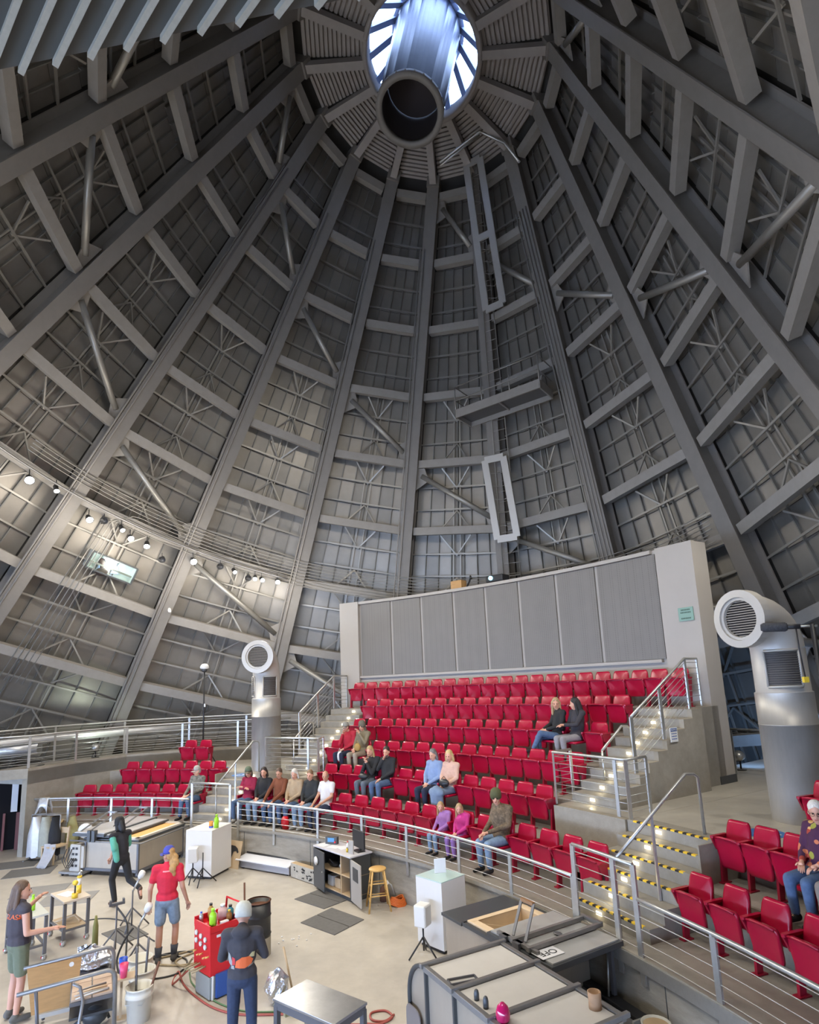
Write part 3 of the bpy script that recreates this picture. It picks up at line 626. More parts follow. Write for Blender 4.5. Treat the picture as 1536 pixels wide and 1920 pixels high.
def person(label,loc,rz,J,top,bot,hair,skinm=SKN,sleeve='long',legs='long',shoe=BLK,s=1.,voxel=.017,hairc=(.05,.03,.02),hat=None,hatc=None,open_=None,sock=None,skirt=False,fat=1.,topname='shirt',group=None,hood=False,beard=None,glasses=False,pony=0):
    t=thing('person',label,'person',loc,rz,group); t.scale=(s,s,s)
    J={k:(V3(v) if isinstance(v,tuple) else v) for k,v in J.items()}
    hr=Euler((R_(J['nod']),0,R_(J['yaw'])),'XYZ').to_matrix(); hd=J['head']
    hr=Matrix.Rotation(R_(J['yaw']),3,'Z')@Matrix.Rotation(R_(J['nod']),3,'X')
    def h(x,y,z): return hd+hr@V3((x,y,z))
    # ---- body: one continuous surface
    b=MB()
    tr=Matrix.Identity(3)
    def torso(b,g,lo=True):
        b.ell(J['chest'],(.165*fat+g,.112*fat+g,.175+g),12); cap(b,J['chest']+V3((0,0,.02)),J['waist'],.125*fat+g,.13*fat+g,12); 
        b.ell(J['chest']*.4+J['waist']*.6,(.155*fat+g,.115*fat+g,.16),12)
        cap(b,J['shL'],J['shR'],.062+g,.062+g); cap(b,J['chest']+V3((0,0,.1)),J['neck'],.075+g,.052+g)
        if lo: b.ell((J['pelvis']*.75+J['waist']*.25),(.165*fat+g,.122*fat+g,.13+g),12)
    torso(b,0); cap(b,J['neck']-V3((0,0,.03)),hd+V3((0,.01,-.03)),.053,.05)
    b.ell(h(0,.012,.03),(.076,.095,.10),12,0,hr); b.ell(h(0,-.022,-.035),(.064,.072,.085),12,0,hr); b.ell(h(0,-.058,-.095),(.034,.03,.026),8)
    cap(b,h(0,-.092,.01),h(0,-.112,-.03),.010,.016,7); b.ell(h(.079,.012,-.015),(.013,.024,.034),7,0,hr); b.ell(h(-.079,.012,-.015),(.013,.024,.034),7,0,hr)
    ex=MB()
    for q in 'LR':
        S1,E1,W1=J['sh'+q],J['el'+q],J['wr'+q]; sg=1 if q=='L' else -1
        cap(b,S1,E1,.050*fat,.041); cap(b,E1,W1,.041,.029)
        f=(W1-E1).normalized(); sd=f.cross(V3((0,0,1))); sd=sd.normalized() if sd.length>.1 else V3((1,0,0)); n_=sd.cross(f)
        P=W1+f*.055; cap(b,W1,P,.028,.032); cap(b,P-sd*.018,P+sd*.018,.026,.026)
        cu=J.get('curl'+q,.5)
        for kf in range(4):
            o=(kf-1.5)*.019; L=(.036,.042,.040,.031)[kf]; p0=P+f*.022+sd*o; d1=(f*cos(cu*.5)-n_*sin(cu*.5)); d2=(f*cos(cu*1.3)-n_*sin(cu*1.3)); d3=(f*cos(cu*2.)-n_*sin(cu*2.))
            ex.tube([p0,p0+d1*L,p0+d1*L+d2*L*.75,p0+d1*L+d2*L*.75+d3*L*.55],[.0095,.009,.0085,.006],6)
        th=(f*.6+sd*sg*(-.8)-n_*.2).normalized(); p0=W1+f*.025-sd*sg*.02; ex.tube([p0,p0+th*.035,p0+th*.05+f*.022],[.012,.011,.008],6)
        cap(b,J['hip'+q],J['kn'+q],.082*fat,.055); cap(b,J['kn'+q],J['kn'+q]*.55+J['an'+q]*.45,.054,.054); cap(b,J['kn'+q]*.55+J['an'+q]*.45,J['an'+q],.052,.036)
        cap(b,J['an'+q]-V3((0,0,.03)),J['to'+q],.036,.03)
    skin('body',b,skinm,t,voxel,ex)
    # ---- face
    e=MB()
    for sx in (-1,1): e.ell(h(.029*sx,-.088,.012),(.014,.008,.008),7,0,hr)
    obj('eyes',e,M_eye,t,kind='stuff'); e=MB(); e.ell(h(0,-.091,-.062),(.024,.009,.007),8,0,hr); obj('mouth',e,M_lip,t)
    # ---- clothes
    b=MB(); torso(b,.016,legs!='shirtin')
    for q in 'LR':
        S1,E1,W1=J['sh'+q],J['el'+q],J['wr'+q]
        if sleeve=='long': cap(b,S1,E1,.062*fat,.052); cap(b,E1,E1*.12+W1*.88,.052,.042)
        elif sleeve=='short': cap(b,S1,S1*.42+E1*.58,.064*fat,.062)
        else: cap(b,S1*.9+J['chest']*.1,S1*.97+E1*.03,.058,.058)
    if hood: b.ell(J['neck']+V3((0,.085,-.02)),(.12,.075,.075),10)
    if topname in('coat','jacket'): b.ell(J['pelvis']+V3((0,.0,.02)),(.19*fat,.15*fat,.14),10)
    sh=skin(topname,b,top,t,voxel)
    b=MB(); b.ell(J['pelvis'],(.168*fat+.012,.125*fat+.012,.13),12)
    for q in 'LR':
        A,K,N=J['hip'+q],J['kn'+q],J['an'+q]
        if legs=='shorts': cap(b,A,A*.3+K*.7,.10*fat,.09)
        else: cap(b,A,K,.094*fat,.069); cap(b,K,N*.92+K*.08,.069,.055)
    if skirt: cap(b,J['knL'],J['knR'],.10,.10); cap(b,(J['knL']+J['knR'])/2,(J['anL']+J['anR'])/2+V3((0,-.02,.12)),.15,.14); cap(b,J['hipL'],J['knR'],.1,.1)
    skin('skirt' if skirt else 'shorts' if legs=='shorts' else 'trousers',b,bot,t,voxel)
    for q in 'LR':
        b=MB(); N=J['an'+q]; T=J['to'+q]; f=(T-N); f.z=0; f=f.normalized() if f.length>.01 else V3((0,-1,0))
        cap(b,N+V3((0,0,.0)),N-f*.03-V3((0,0,.035)),.045,.046); cap(b,N-f*.03-V3((0,0,.04)),T,.044,.036); skin('shoe',b,shoe,t,voxel*.8)
        if sock:
            b=MB(); K=J['kn'+q]; b.tube([N*.62+K*.38,N*.95+K*.05],[.060,.046],10); obj('sock',b,sock,t)
    # ---- hair and hats
    hm=mat('hair %.2f %.2f %.2f'%hairc,hairc,.6,var=.35,scale=30,stretch=(3,3,.5))
    b=MB()
    if hair!='none':
        if hair=='bald': b.lathe([(.079,-.02),(.084,.0),(.083,.03),(.076,.045)],16,h(0,.018,.0),hr@V3((0,0,1)),0,True,R_(-20),R_(200)); obj('hair',b,hm,t)
        else:
            b.ell(h(0,.026,.052),(.085,.098,.092),12,0,hr); b.ell(h(0,.055,.0),(.08,.07,.09),10,0,hr)
            if hair in('long','bob'):
                dz=-.24 if hair=='long' else -.11
                for sx in (-1,1): cap(b,h(.078*sx,.025,.03),h(.086*sx,.035,dz),.03,.034)
                cap(b,h(0,.07,.02),h(0,.10,dz),.075,.07)
            if pony: b.ell(h(-.02,.09,-.04),(.085,.06,.07),10); b.ell(h(-.01,.115,-.12),(.085,.05,.08),10); b.ell(h(.03,.12,-.20),(.06,.045,.07),9); b.ell(h(-.05,.11,-.18),(.045,.04,.06),9); b.ell(h(.01,.12,-.28),(.04,.035,.05),9)
            skin('hair',b,hm,t,voxel*.8,None,2)
    if beard: b=MB(); b.ell(h(0,-.045,-.082),(.058,.055,.05),10,0,hr); skin('beard',b,mat('beard '+beard,(.16,.14,.13),.8),t,voxel*.8)
    if hat:
        hm=cloth('hat '+str(hatc),hatc); b=MB()
        prof=[(.0,.142),(.05,.135),(.082,.10),(.094,.055),(.096,.02)] if hat!='beanie' else [(0,.155),(.055,.147),(.09,.11),(.102,.05),(.102,-.02),(.09,-.03)]
        b.lathe(prof+[(prof[-1][0]-.012,prof[-1][1]+.004)],18,h(0,.016,.01),hr@V3((0,0,1)))
        c=obj('beanie' if hat=='beanie' else 'cap',b,hm,t)
        if hat=='cap':
            b=MB(); n_=9; vs=[]
            for k in range(n_+1):
                a=PI+PI*k/n_; vs.append(h(.085*cos(a),-.035+.135*sin(a)*1.0,.035-.02*abs(cos(a)))); 
            vs2=[v+hr@V3((0,0,-.010)) for v in vs]; b.add(vs+vs2,[tuple(range(n_+1)),tuple(range(2*n_+1,n_,-1))]+[(k,k+1,n_+2+k,n_+1+k) for k in range(n_)]); obj('brim',b,hm,c)
    if glasses:
        b=MB()
        for sx in (-1,1): b.lathe([(.022,0),(.026,.004),(.022,.008)],10,h(.034*sx,-.104 if glasses!='up' else -.07,.012 if glasses!='up' else .11),hr@V3((0,-1,.0)))
        b.bar(h(-.08,-.02,.015),h(-.056,-.10,.013),.005,.005); b.bar(h(.08,-.02,.015),h(.056,-.10,.013),.005,.005); obj('glasses',b,M_black,t,kind='stuff')
    return t,sh
def at_seat(key,i): 
    R,a,z=ROWS[key][i]; return PO(R-.02,a,z),R_(a-90)
def sitter(label,key,i,J,*a,**k):
    p,rz=at_seat(key,i); return person(label,p,rz+R_(k.pop('turn',0)),J,*a,**k)
CROSS=dict(elL=(.23,.0,.80),wrL=(-.04,-.16,.86),elR=(-.23,.0,.80),wrR=(.06,-.14,.83))
LAP=dict(wrL=(.03,-.22,.60),wrR=(-.03,-.23,.61))
sitter('woman in crimson fleece and green cap with folded arms, first of the seated front row','c0',0,SIT(**CROSS,yaw=25),cloth('crimson fleece',(.28,.012,.05)),JEAN,'bob',hat='cap',hatc=(.10,.13,.08),hairc=(.10,.07,.05),shoe=cloth('pale shoe',(.4,.4,.38)))
sitter('dark-haired woman in black top leaning beside the crimson fleece','c0',1,SIT(**LAP,yaw=25,chest=(.03,.04,.90),head=(.05,-.02,1.24)),BLK,JEANL,'bob',hairc=(.025,.015,.012))
sitter('man in rust-brown jacket in the seated front row','c0',2,SIT(yaw=20,wrL=(.16,-.42,.58),wrR=(-.13,-.40,.58),elL=(.24,-.08,.78),elR=(-.24,-.08,.78)),cloth('rust jacket',(.17,.05,.02)),JEAN,'short',skinm=SKT,hairc=(.10,.06,.04),topname='jacket',fat=1.08)
sitter('white-haired woman in a tan jacket in the seated front row','c0',3,SIT(**LAP,yaw=15,nod=18),cloth('tan jacket',(.36,.26,.16)),JEAN,'bob',hairc=(.55,.52,.46),topname='jacket')
sitter('person in black zip jacket and light jeans, left of the white shirt','c0',4,SIT(**LAP,yaw=20),cloth('black zip jacket',(.02,.022,.024)),JEANL,'short',hairc=(.22,.13,.07),shoe=cloth('grey trainers',(.33,.32,.30)),topname='jacket')
sitter('bald man in a white short-sleeved shirt at the end of the seated group','c0',5,SIT(yaw=30,wrL=(.10,-.36,.60),wrR=(-.06,-.38,.60)),cloth('white shirt',(.62,.60,.60),.05),JEAND,'bald',skinm=SKT,sleeve='short',hairc=(.25,.2,.17),fat=1.12)
GJ=SIT(wrL=(.08,-.30,.60),wrR=(-.08,-.30,.60),yaw=45,chest=(0,.02,.88),neck=(0,-.01,1.05),head=(0,-.05,1.19))
sitter('small blonde girl in lilac top and jeans on the front row','c0',12,GJ,cloth('lilac top',(.34,.16,.40)),JEANL,'long',s=.74,hairc=(.42,.27,.12))
sitter('small blonde girl in pink jacket and purple leggings on the front row','c0',13,SIT(**LAP,yaw=40,chest=(0,.02,.88),head=(0,-.04,1.19)),cloth('pink jacket',(.50,.03,.20)),cloth('purple leggings',(.26,.14,.40)),'long',s=.76,hairc=(.40,.26,.13),topname='jacket')
sitter('man in camouflage jacket and olive knit cap on the front row','c0',15,SIT(yaw=40,nod=12,wrL=(.02,-.36,.66),wrR=(-.06,-.36,.64),chest=(0,.03,.90),neck=(0,0,1.08),head=(0,-.05,1.22)),mat('camouflage cloth',(.17,.12,.075),.9,var=.55,scale=16,var2=.4,scale2=30),JEANL,'none',hat='beanie',hatc=(.085,.085,.035),topname='jacket',fat=1.12,s=1.03,shoe=BLK)
sitter('blonde woman in black with clasped hands in the second row','c1',3,SIT(elL=(.17,-.16,.70),wrL=(.02,-.18,.98),elR=(-.17,-.16,.70),wrR=(-.02,-.18,.98),yaw=10,nod=15,chest=(0,.03,.9),head=(0,-.03,1.22)),BLK,cloth('grey jeans',(.10,.12,.15)),'long',hairc=(.40,.27,.12))
sitter('bearded man in black jacket with hand on chin in the second row','c1',4,SIT(yaw=20,wrR=(-.02,-.06,1.06),elR=(-.20,-.08,.80),wrL=(.02,-.26,.60)),BLK,JEAN,'short',hairc=(.035,.025,.02),beard='grey',topname='jacket',fat=1.12)
sitter('grey-haired woman in blue denim shirt in the second row','c1',7,SIT(**LAP,yaw=10,nod=15),cloth('pale denim shirt',(.20,.28,.46)),NAVY,'bob',hairc=(.15,.14,.14))
sitter('blonde woman in pale pink top and long blue skirt in the second row','c1',8,SIT(**LAP,yaw=20),cloth('pale pink top',(.58,.37,.29)),cloth('dusty blue skirt',(.16,.22,.32)),'bob',hairc=(.52,.38,.17),skirt=True)
sitter('person in red jacket and grey cap holding a pale bag in the third row','c2',1,SIT(elR=(-.16,-.16,.74),wrR=(-.05,-.14,1.04),wrL=(.02,-.24,.62),chest=(0,.02,.88),head=(-.02,-.06,1.2)),cloth('red jacket',(.38,.012,.03)),NAVY,'short',hat='cap',hatc=(.26,.25,.22),hairc=(.08,.06,.05),topname='jacket')
sitter('person in olive hooded coat with ochre bag in the third row','c2',2,SIT(elL=(.2,-.1,.78),wrL=(.02,-.13,1.06),yaw=10),cloth('olive coat',(.20,.165,.105)),cloth('khaki trousers',(.30,.25,.19)),'bob',hat='beanie',hatc=(.13,.115,.085),hairc=(.13,.1,.07),topname='coat',hood=True)
sitter('blonde woman in black hoodie and blue jeans with crossed legs in the fourth row','c3',13,SIT(yaw=55,wrL=(.0,-.3,.66),wrR=(-.1,-.3,.66),knL=(.03,-.44,.60),anL=(-.06,-.60,.26),toL=(-.06,-.74,.24)),BLK,JEAN,'long',hairc=(.45,.33,.18),glasses='up',turn=-20)
sitter('black-haired woman in dark jacket looking at a phone in the fourth row','c3',14,SIT(yaw=-45,elL=(.18,-.1,.78),wrL=(.0,-.3,.78),wrR=(-.05,-.3,.78)),cloth('dark jacket',(.035,.032,.04)),cloth('light grey trousers',(.26,.25,.27)),'long',hairc=(.012,.011,.013),topname='jacket',turn=-15)
sitter('man in checked shirt and grey flat cap at the end of the left block','l0',7,SIT(yaw=-25,wrL=(.0,-.3,.62),wrR=(-.1,-.36,.60),knL=(.10,-.44,.54),anR=(-.1,-.5,.10),toR=(-.1,-.66,.05)),mat('checked shirt',(.20,.19,.16),.9,var=.7,scale=14,var2=.4,scale2=35),JEAN,'short',hat='cap',hatc=(.36,.34,.31),hairc=(.35,.33,.3),fat=1.12)
sitter('white-haired woman in flowered purple top and glasses at the right edge','r1',3,SIT(yaw=35,nod=12,wrL=(.1,-.2,.66),wrR=(-.1,-.2,.66)),mat('flowered cloth',(.06,.015,.05),.9),JEAN,'short',hairc=(.66,.62,.56),glasses=True,fat=1.2,s=.97)
sitter('seated person in grey trousers at the right edge of the picture','r1',4,SIT(),cloth('grey top',(.2,.19,.18)),cloth('grey trousers',(.21,.18,.16)),'short',hairc=(.3,.28,.25))
# flowers on the purple top: printed colour cells
def flowers():
    m=MT['flowered cloth']; nt=m.node_tree; n=nt.nodes; l=nt.links; b=n['Principled BSDF']
    tc=n.new('ShaderNodeTexCoord'); vo=n.new('ShaderNodeTexVoronoi'); vo.inputs['Scale'].default_value=11; l.new(tc.outputs['Object'],vo.inputs['Vector'])
    r=n.new('ShaderNodeValToRGB'); r.color_ramp.interpolation='CONSTANT'; el=r.color_ramp.elements; el[0].color=(.06,.015,.05,1); el[1].position=.22; el[1].color=(.55,.17,.08,1)
    for p,c in ((.42,(.30,.30,.05,1)),(.58,(.06,.015,.05,1)),(.72,(.6,.33,.12,1)),(.86,(.35,.05,.03,1))): e=el.new(p); e.color=c
    sp=n.new('ShaderNodeSeparateColor'); l.new(vo.outputs['Color'],sp.inputs[0]); l.new(sp.outputs[0],r.inputs[0]); mx=n.new('ShaderNodeMix'); mx.data_type='RGBA'
    mr=n.new('ShaderNodeMath'); mr.operation='LESS_THAN'; mr.inputs[1].default_value=.48; l.new(vo.outputs['Distance'],mr.inputs[0]); l.new(mr.outputs[0],mx.inputs[0]); mx.inputs[6].default_value=(.06,.015,.05,1); l.new(r.outputs[0],mx.inputs[7]); l.new(mx.outputs[2],b.inputs['Base Color'])
flowers()
# ---- people on the stage
def print_on(shirt_t,name,quads,depth=.004):
    """flat printed patches lying on a garment: (centre, width, height, colour)"""
RED=cloth('red tee',(.62,.02,.05)); 
pB,sB=person('man with long blond hair in red t-shirt, blue cap and denim shorts on the stage',(-4.16,10.28,0),R_(180+8),STAND(yaw=55,elR=(-.25,.06,1.14),wrR=(-.30,-.04,.90),elL=(.25,.06,1.14),wrL=(.27,.0,.90),knR=(-.12,-.10,.50),anR=(-.11,-.06,.09),toR=(-.12,-.22,.04)),RED,cloth('worn denim shorts',(.20,.26,.32),.2,20),'short',skinm=SKT,sleeve='short',legs='shorts',shoe=cloth('dark boots',(.06,.055,.05)),hat='cap',hatc=(.06,.07,.36),hairc=(.50,.28,.10),voxel=.013,sock=cloth('dark sock',(.05,.055,.07)),pony=1,s=1.0)
pA,sA=person('long-haired man in sleeveless charcoal shirt and olive shorts at the left edge',(-5.58,8.78,0),R_(180-38),STAND(yaw=-35,elR=(-.25,.0,1.12),wrR=(-.30,-.30,1.10),elL=(.28,-.05,1.2),wrL=(.25,-.28,1.38),curlR=.15),cloth('charcoal sleeveless shirt',(.065,.055,.065)),cloth('olive cargo shorts',(.15,.17,.11)),'long',skinm=SKN,sleeve='none',legs='shorts',shoe=cloth('grey canvas shoe',(.13,.125,.11)),hairc=(.13,.075,.045),voxel=.013,fat=1.05,s=1.0)
pC,_=person('person in black with green undershirt hurrying past the rolling kiln',(-6.22,12.95,0),R_(-122),STAND(pelvis=(0,0,.93),chest=(.0,-.06,1.30),neck=(0,-.09,1.48),head=(0,-.12,1.62),shL=(.18,-.06,1.42),shR=(-.18,-.06,1.42),elL=(.24,.12,1.2),wrL=(.22,-.02,1.02),elR=(-.24,-.12,1.16),wrR=(-.18,-.38,1.12),knL=(.09,-.16,.52),anL=(.09,-.02,.10),toL=(.09,-.20,.05),knR=(-.09,.18,.52),anR=(-.09,.58,.40),toR=(-.09,.60,.22),nod=12),cloth('black vest',(.022,.02,.026)),BLK,'bob',sleeve='none',hat='beanie',hatc=(.014,.014,.016),hairc=(.012,.012,.012),shoe=cloth('brown work shoe',(.12,.07,.05)),voxel=.014,s=.97)
gs=cloth('green undershirt',(.10,.36,.27)); b=MB(); 
cap(b,(.18,-.06,1.41),(.24,.12,1.2),.066,.062); cap(b,(-.18,-.06,1.41),(-.24,-.12,1.16),.066,.06); cap(b,(.2,.06,1.25),(.2,.16,.98),.075,.06); cap(b,(-.14,-.14,1.16),(-.13,-.26,.80),.05,.07); b.ell((0,.0,1.05),(.15,.13,.16),10); skin('undershirt',b,gs,pC,.016,None,3)
HO=cloth('charcoal hoodie',(.05,.047,.055)); M_gr=mat('grey knit cap',(.52,.52,.47),.95,bump=.5,bscale=90)
pD,sD=person('person in grey knit cap and charcoal hoodie with orange back print, standing',(-2.17,7.62,0),R_(180+6),STAND(elL=(.26,-.06,1.14),wrL=(.16,-.28,1.10),elR=(-.26,-.06,1.14),wrR=(-.14,-.28,1.12),nod=20,head=(0,-.05,1.60)),HO,JEAND,'none',sleeve='long',hat='beanie',hatc=(.52,.52,.47),hood=True,hairc=(.18,.13,.09),voxel=.013,s=.98,fat=1.0)
finish_people()
# ---- prints lying on the backs of garments
from mathutils.bvhtree import BVHTree
def garment_print(parent,sh,name,pts,faces,m,kind=None):
    """flat artwork (x to the viewer's right, z up) laid on the back of the garment"""
    bv=BVHTree.FromPolygons([v.co for v in sh.data.vertices],[tuple(p.vertices) for p in sh.data.polygons]); out=[]
    bm=bmesh.new(); vv=[bm.verts.new((x,0,z)) for x,z in pts]
    for f in faces:
        try: bm.faces.new([vv[k] for k in f])
        except ValueError: pass
    bmesh.ops.triangulate(bm,faces=bm.faces)
    if len(pts)<20: bmesh.ops.subdivide_edges(bm,edges=bm.edges,cuts=3,use_grid_fill=True)
    bm.verts.index_update(); pts=[(v.co.x,v.co.z) for v in bm.verts]; faces=[tuple(v.index for v in f.verts) for f in bm.faces]; bm.free()
    for x,z in pts:
        h=bv.ray_cast(V3((-x,.6,z)),V3((0,-1,0))); p=h[0] if h[0] is not None else V3((-x,.1,z)); out.append(p+V3((0,.007,0)))
    b=MB(); b.add(out,faces); return obj(name,b,m,parent,kind=kind)
def gridq(x0,x1,z0,z1,nx=5,nz=2):
    P=[(x0+(x1-x0)*i/nx,z0+(z1-z0)*j/nz) for j in range(nz+1) for i in range(nx+1)]; return P,[(j*(nx+1)+i,j*(nx+1)+i+1,(j+1)*(nx+1)+i+1,(j+1)*(nx+1)+i) for j in range(nz) for i in range(nx)]
def fan(pts):
    cx=sum(p[0] for p in pts)/len(pts); cz=sum(p[1] for p in pts)/len(pts); n=len(pts); return pts+[(cx,cz)],[(i,(i+1)%n,n) for i in range(n)]
def garment_text(parent,sh,name,txt,size,x,z,m):
    c=bpy.data.curves.new('t','FONT'); c.body=txt; c.size=size; c.align_x='CENTER'; c.align_y='CENTER'; o=bpy.data.objects.new('t',c); COL.objects.link(o); bpy.context.view_layer.update()
    me=bpy.data.meshes.new_from_object(o.evaluated_get(bpy.context.evaluated_depsgraph_get())); P=[(x+v.co.x,z+v.co.y) for v in me.vertices]; F=[tuple(p.vertices) for p in me.polygons]
    bpy.data.objects.remove(o); bpy.data.meshes.remove(me); return garment_print(parent,sh,name,P,F,m)
P_or=mat('orange print',(.78,.16,.05),.8); P_wh=mat('white print',(.62,.64,.62),.8); P_gy=mat('grey print',(.33,.34,.32),.8); P_rd=mat('red print',(.55,.05,.05),.8); P_yl=mat('pale yellow print',(.55,.52,.30),.8); P_pk=mat('pale print',(.80,.30,.32),.8)
garment_print(pA,sA,'white_lettering',*gridq(-.15,-.03,1.30,1.355),P_wh); garment_text(pA,sA,'orange_lettering','GLASS',.085,.075,1.33,P_or)
garment_print(pB,sB,'back_lettering',*gridq(-.05,.06,1.395,1.412,6,1),P_pk)
garment_print(pD,sD,'print_shape',*fan([(-.06,1.10),(.05,1.085),(.12,1.11),(.14,1.16),(.10,1.205),(.02,1.21),(-.05,1.17)]),P_or)
garment_print(pD,sD,'print_shape',*fan([(-.17,1.13),(-.10,1.11),(-.10,1.16),(-.13,1.24),(-.155,1.25)]),P_gy); garment_print(pD,sD,'print_shape',*fan([(-.10,1.12),(-.06,1.13),(-.06,1.20),(-.10,1.21)]),P_rd)
garment_print(pD,sD,'print_shape',*fan([(.09,1.20),(.15,1.18),(.155,1.23),(.13,1.24)]),P_yl); garment_print(pD,sD,'print_shape',*fan([(-.12,1.07),(-.07,1.08),(-.075,1.12),(-.11,1.11)]),P_gy); garment_print(pD,sD,'print_shape',*fan([(.08,1.085),(.15,1.10),(.15,1.12),(.10,1.105)]),P_gy)
# ================================================================ STAGE EQUIPMENT
M_pedw=mat('white laminate',(.70,.68,.65),.45,var=.02,scale=3); M_pedtop=mat('pale glass top',(.50,.66,.64),.12)
M_stain=mat('stainless sheet',(.40,.345,.275),.45,.3,var=.08,scale=3,stretch=(1,1,.3)); M_lidm=mat('kiln top board',(.60,.575,.54),.55,var=.05,scale=3)
M_fire=mat('cream fire brick',(.72,.55,.36),.8,var=.06,scale=6); M_firein=mat('hot orange brick',(.70,.38,.13),.8,var=.08,scale=5)
M_frm=mat('grey steel frame',(.13,.13,.14),.45,.4); M_frl=mat('worn tube steel',(.26,.255,.25),.4,.5,var=.1,scale=9); M_ply=mat('plywood',(.46,.26,.10),.6,var=.14,scale=5,stretch=(1,1,6)); M_birch=mat('birch board',(.52,.38,.23),.6,var=.08,scale=5)
M_pine=mat('varnished pine',(.66,.40,.13),.4,var=.08,scale=10,stretch=(4,4,.6)); M_rub=mat('grey rubber mat',(.135,.13,.125),.85,var=.1,scale=14)
M_rust=mat('rusty brown',(.16,.07,.04),.8,var=.3,scale=10); M_lime=mat('lime green plastic',(.34,.68,.03),.3); M_whp=mat('white plastic',(.74,.73,.70),.4); M_yel=mat('yellow plastic',(.72,.50,.04),.35); M_org=mat('orange cord',(.65,.14,.02),.5)
M_pan=mat('panel grey',(.44,.42,.38),.5); M_foil=mat('crumpled foil',(.75,.76,.78),.2,.95,bump=.9,bscale=22); M_paper=mat('paper',(.74,.74,.76),.7); M_bkt=mat('white bucket plastic',(.66,.64,.56),.45,var=.06,scale=6)
M_redp=mat('red enamel',(.60,.012,.02),.35,var=.04,scale=6); M_blue=mat('blue enamel',(.03,.09,.32),.4); M_pink=mat('pink plastic',(.80,.08,.20),.35); M_bluec=mat('blue plastic',(.03,.10,.55),.35)
M_silcl=mat('silver coated cloth',(.56,.55,.54),.4,.3,var=.1,scale=8,bump=.3,bscale=14); M_hose=mat('black hose',(.03,.03,.03),.5); M_hoser=mat('faded red hose',(.34,.07,.05),.55); M_hoseg=mat('green hose',(.12,.24,.11),.55); M_tanh=mat('tan hose',(.36,.28,.16),.6)
def boxo(name,c,d,m,parent=None,rz=0.,bevel=.006,label=None,loc=None): return obj(name,MB().box(c,d,rz),m,parent,bevel,None,loc,0.,label)
def caster(parent,x,y,h=.1,m=M_black):
    b=MB(); b.lathe([(0,-.018),(h*.42,-.018),(h*.42,.018),(0,.018)],12,(x,y,h*.42),(1,.3,0)); b.box((x,y,h*.88),(.06,.06,.02)); b.bar((x-.028,y,h*.42),(x-.028,y,h*.9),.01,.04); b.bar((x+.028,y,h*.42),(x+.028,y,h*.9),.01,.04); return obj('caster',b,m,parent)
# -------- pedestals
def pedestal(label,c,w,dp,h,rz,top):
    t=thing('pedestal',label,'pedestal',(c[0],c[1],0),rz); boxo('plinth_base',(0,0,.03),(w-.08,dp-.08,.06),M_black,t); boxo('cabinet_body',(0,0,.06+(h-.075)/2),(w,dp,h-.075),M_pedw,t,0,.004); boxo('glass_top',(0,0,h-.007),(w,dp,.014),top,t,0,.003); return t
pedestal('white display pedestal with green bottle on it, left of the stage wall',(-5.05,14.86),.70,.80,1.06,R_(-16),M_pedw)
pedestal('white display pedestal with pale green glass top, in front of the centre railing',(.30,10.53),.56,.60,1.07,R_(43),M_pedtop)
b=MB(); b.box((0,0,.115),(.20,.012,.23)); t=tag(obj('card',b,M_paper,None,.002,None,(.31,10.62,1.07),R_(12)),'small white card standing on the glass topped pedestal','card')
def bottle(label,loc,r,h,m,capm=None,cat='bottle',neck=.45):
    t=thing('bottle',label,cat,loc); b=MB(); b.lathe([(0,0),(r,0),(r,h*.62),(r*.94,h*.70),(r*neck,h*.82),(r*neck,h*.9),(0,h*.9)],14); obj('bottle_body',b,m,t); b=MB(); b.cyl((0,0,h*.88),r*neck*1.15,h*.12,12); obj('bottle_cap',b,capm or m,t); return t
bottle('tall lime green bottle on the left white pedestal',(-4.82,14.68,1.06),.055,.30,M_lime)
t=thing('mug',"small orange and blue cup behind the lime bottle on the left pedestal",'cup',(-4.96,14.72,1.06)); b=MB(); b.lathe([(0,0),(.045,0),(.05,.14),(.042,.14),(.036,.02),(0,.02)],12); obj('cup_body',b,mat('orange glaze',(.70,.26,.04),.35),t); b=MB(); b.lathe([(.047,0),(.05,.035),(.0512,.035),(.0485,0)],12); obj('blue_band',b,M_bluec,t)
# -------- open chest kiln by the right curb
t=thing('chest_kiln','open topped chest kiln with cream brick chamber and sliding grey lids, by the right railing','kiln',(1.36,8.88,0),R_(-59.2))
# local x along the length (2.25), y across (1.16); far-left end is -x
b=MB(); b.box((-.22,0,.37),(1.76,1.1,.36)); b.box((-.22,-.535,.68),(1.76,.03,.26)); b.box((-.22,.535,.68),(1.76,.03,.26)); b.box((-1.085,0,.68),(.03,1.04,.26)); b.box((.645,0,.68),(.03,1.04,.26)); obj('kiln_body',b,M_stain,t)
b=MB(); b.prism([(-1.14,-.6),(-.62,-.6),(-.62,.6),(-1.14,.6)],.80,.84); obj('end_shelf',b,M_dark,t,.004)
f=MB(); f.box((-.60,0,.835),(.06,1.16,.05)); f.box((.27,-.56,.835),(1.74,.06,.05)); f.box((.27,.56,.835),(1.74,.06,.05)); f.box((1.12,0,.835),(.06,1.16,.05)); obj('top_frame',f,M_dark,t)
f=MB(); 
for (c,d) in (((-.53,0,.72),(.10,1.04,.32)),((.02,.46,.72),(1.0,.12,.32)),((.02,-.46,.72),(1.0,.12,.32)),((.56,0,.70),(.10,.80,.28))): f.box(c,d)
obj('chamber_rim',f,M_fire,t,.006); f=MB(); f.box((.02,0,.565),(1.0,.82,.02)); f.bar((-.44,-.1,.58),(.2,-.1,.58),.012,.01); obj('chamber_floor',f,M_fire,t)
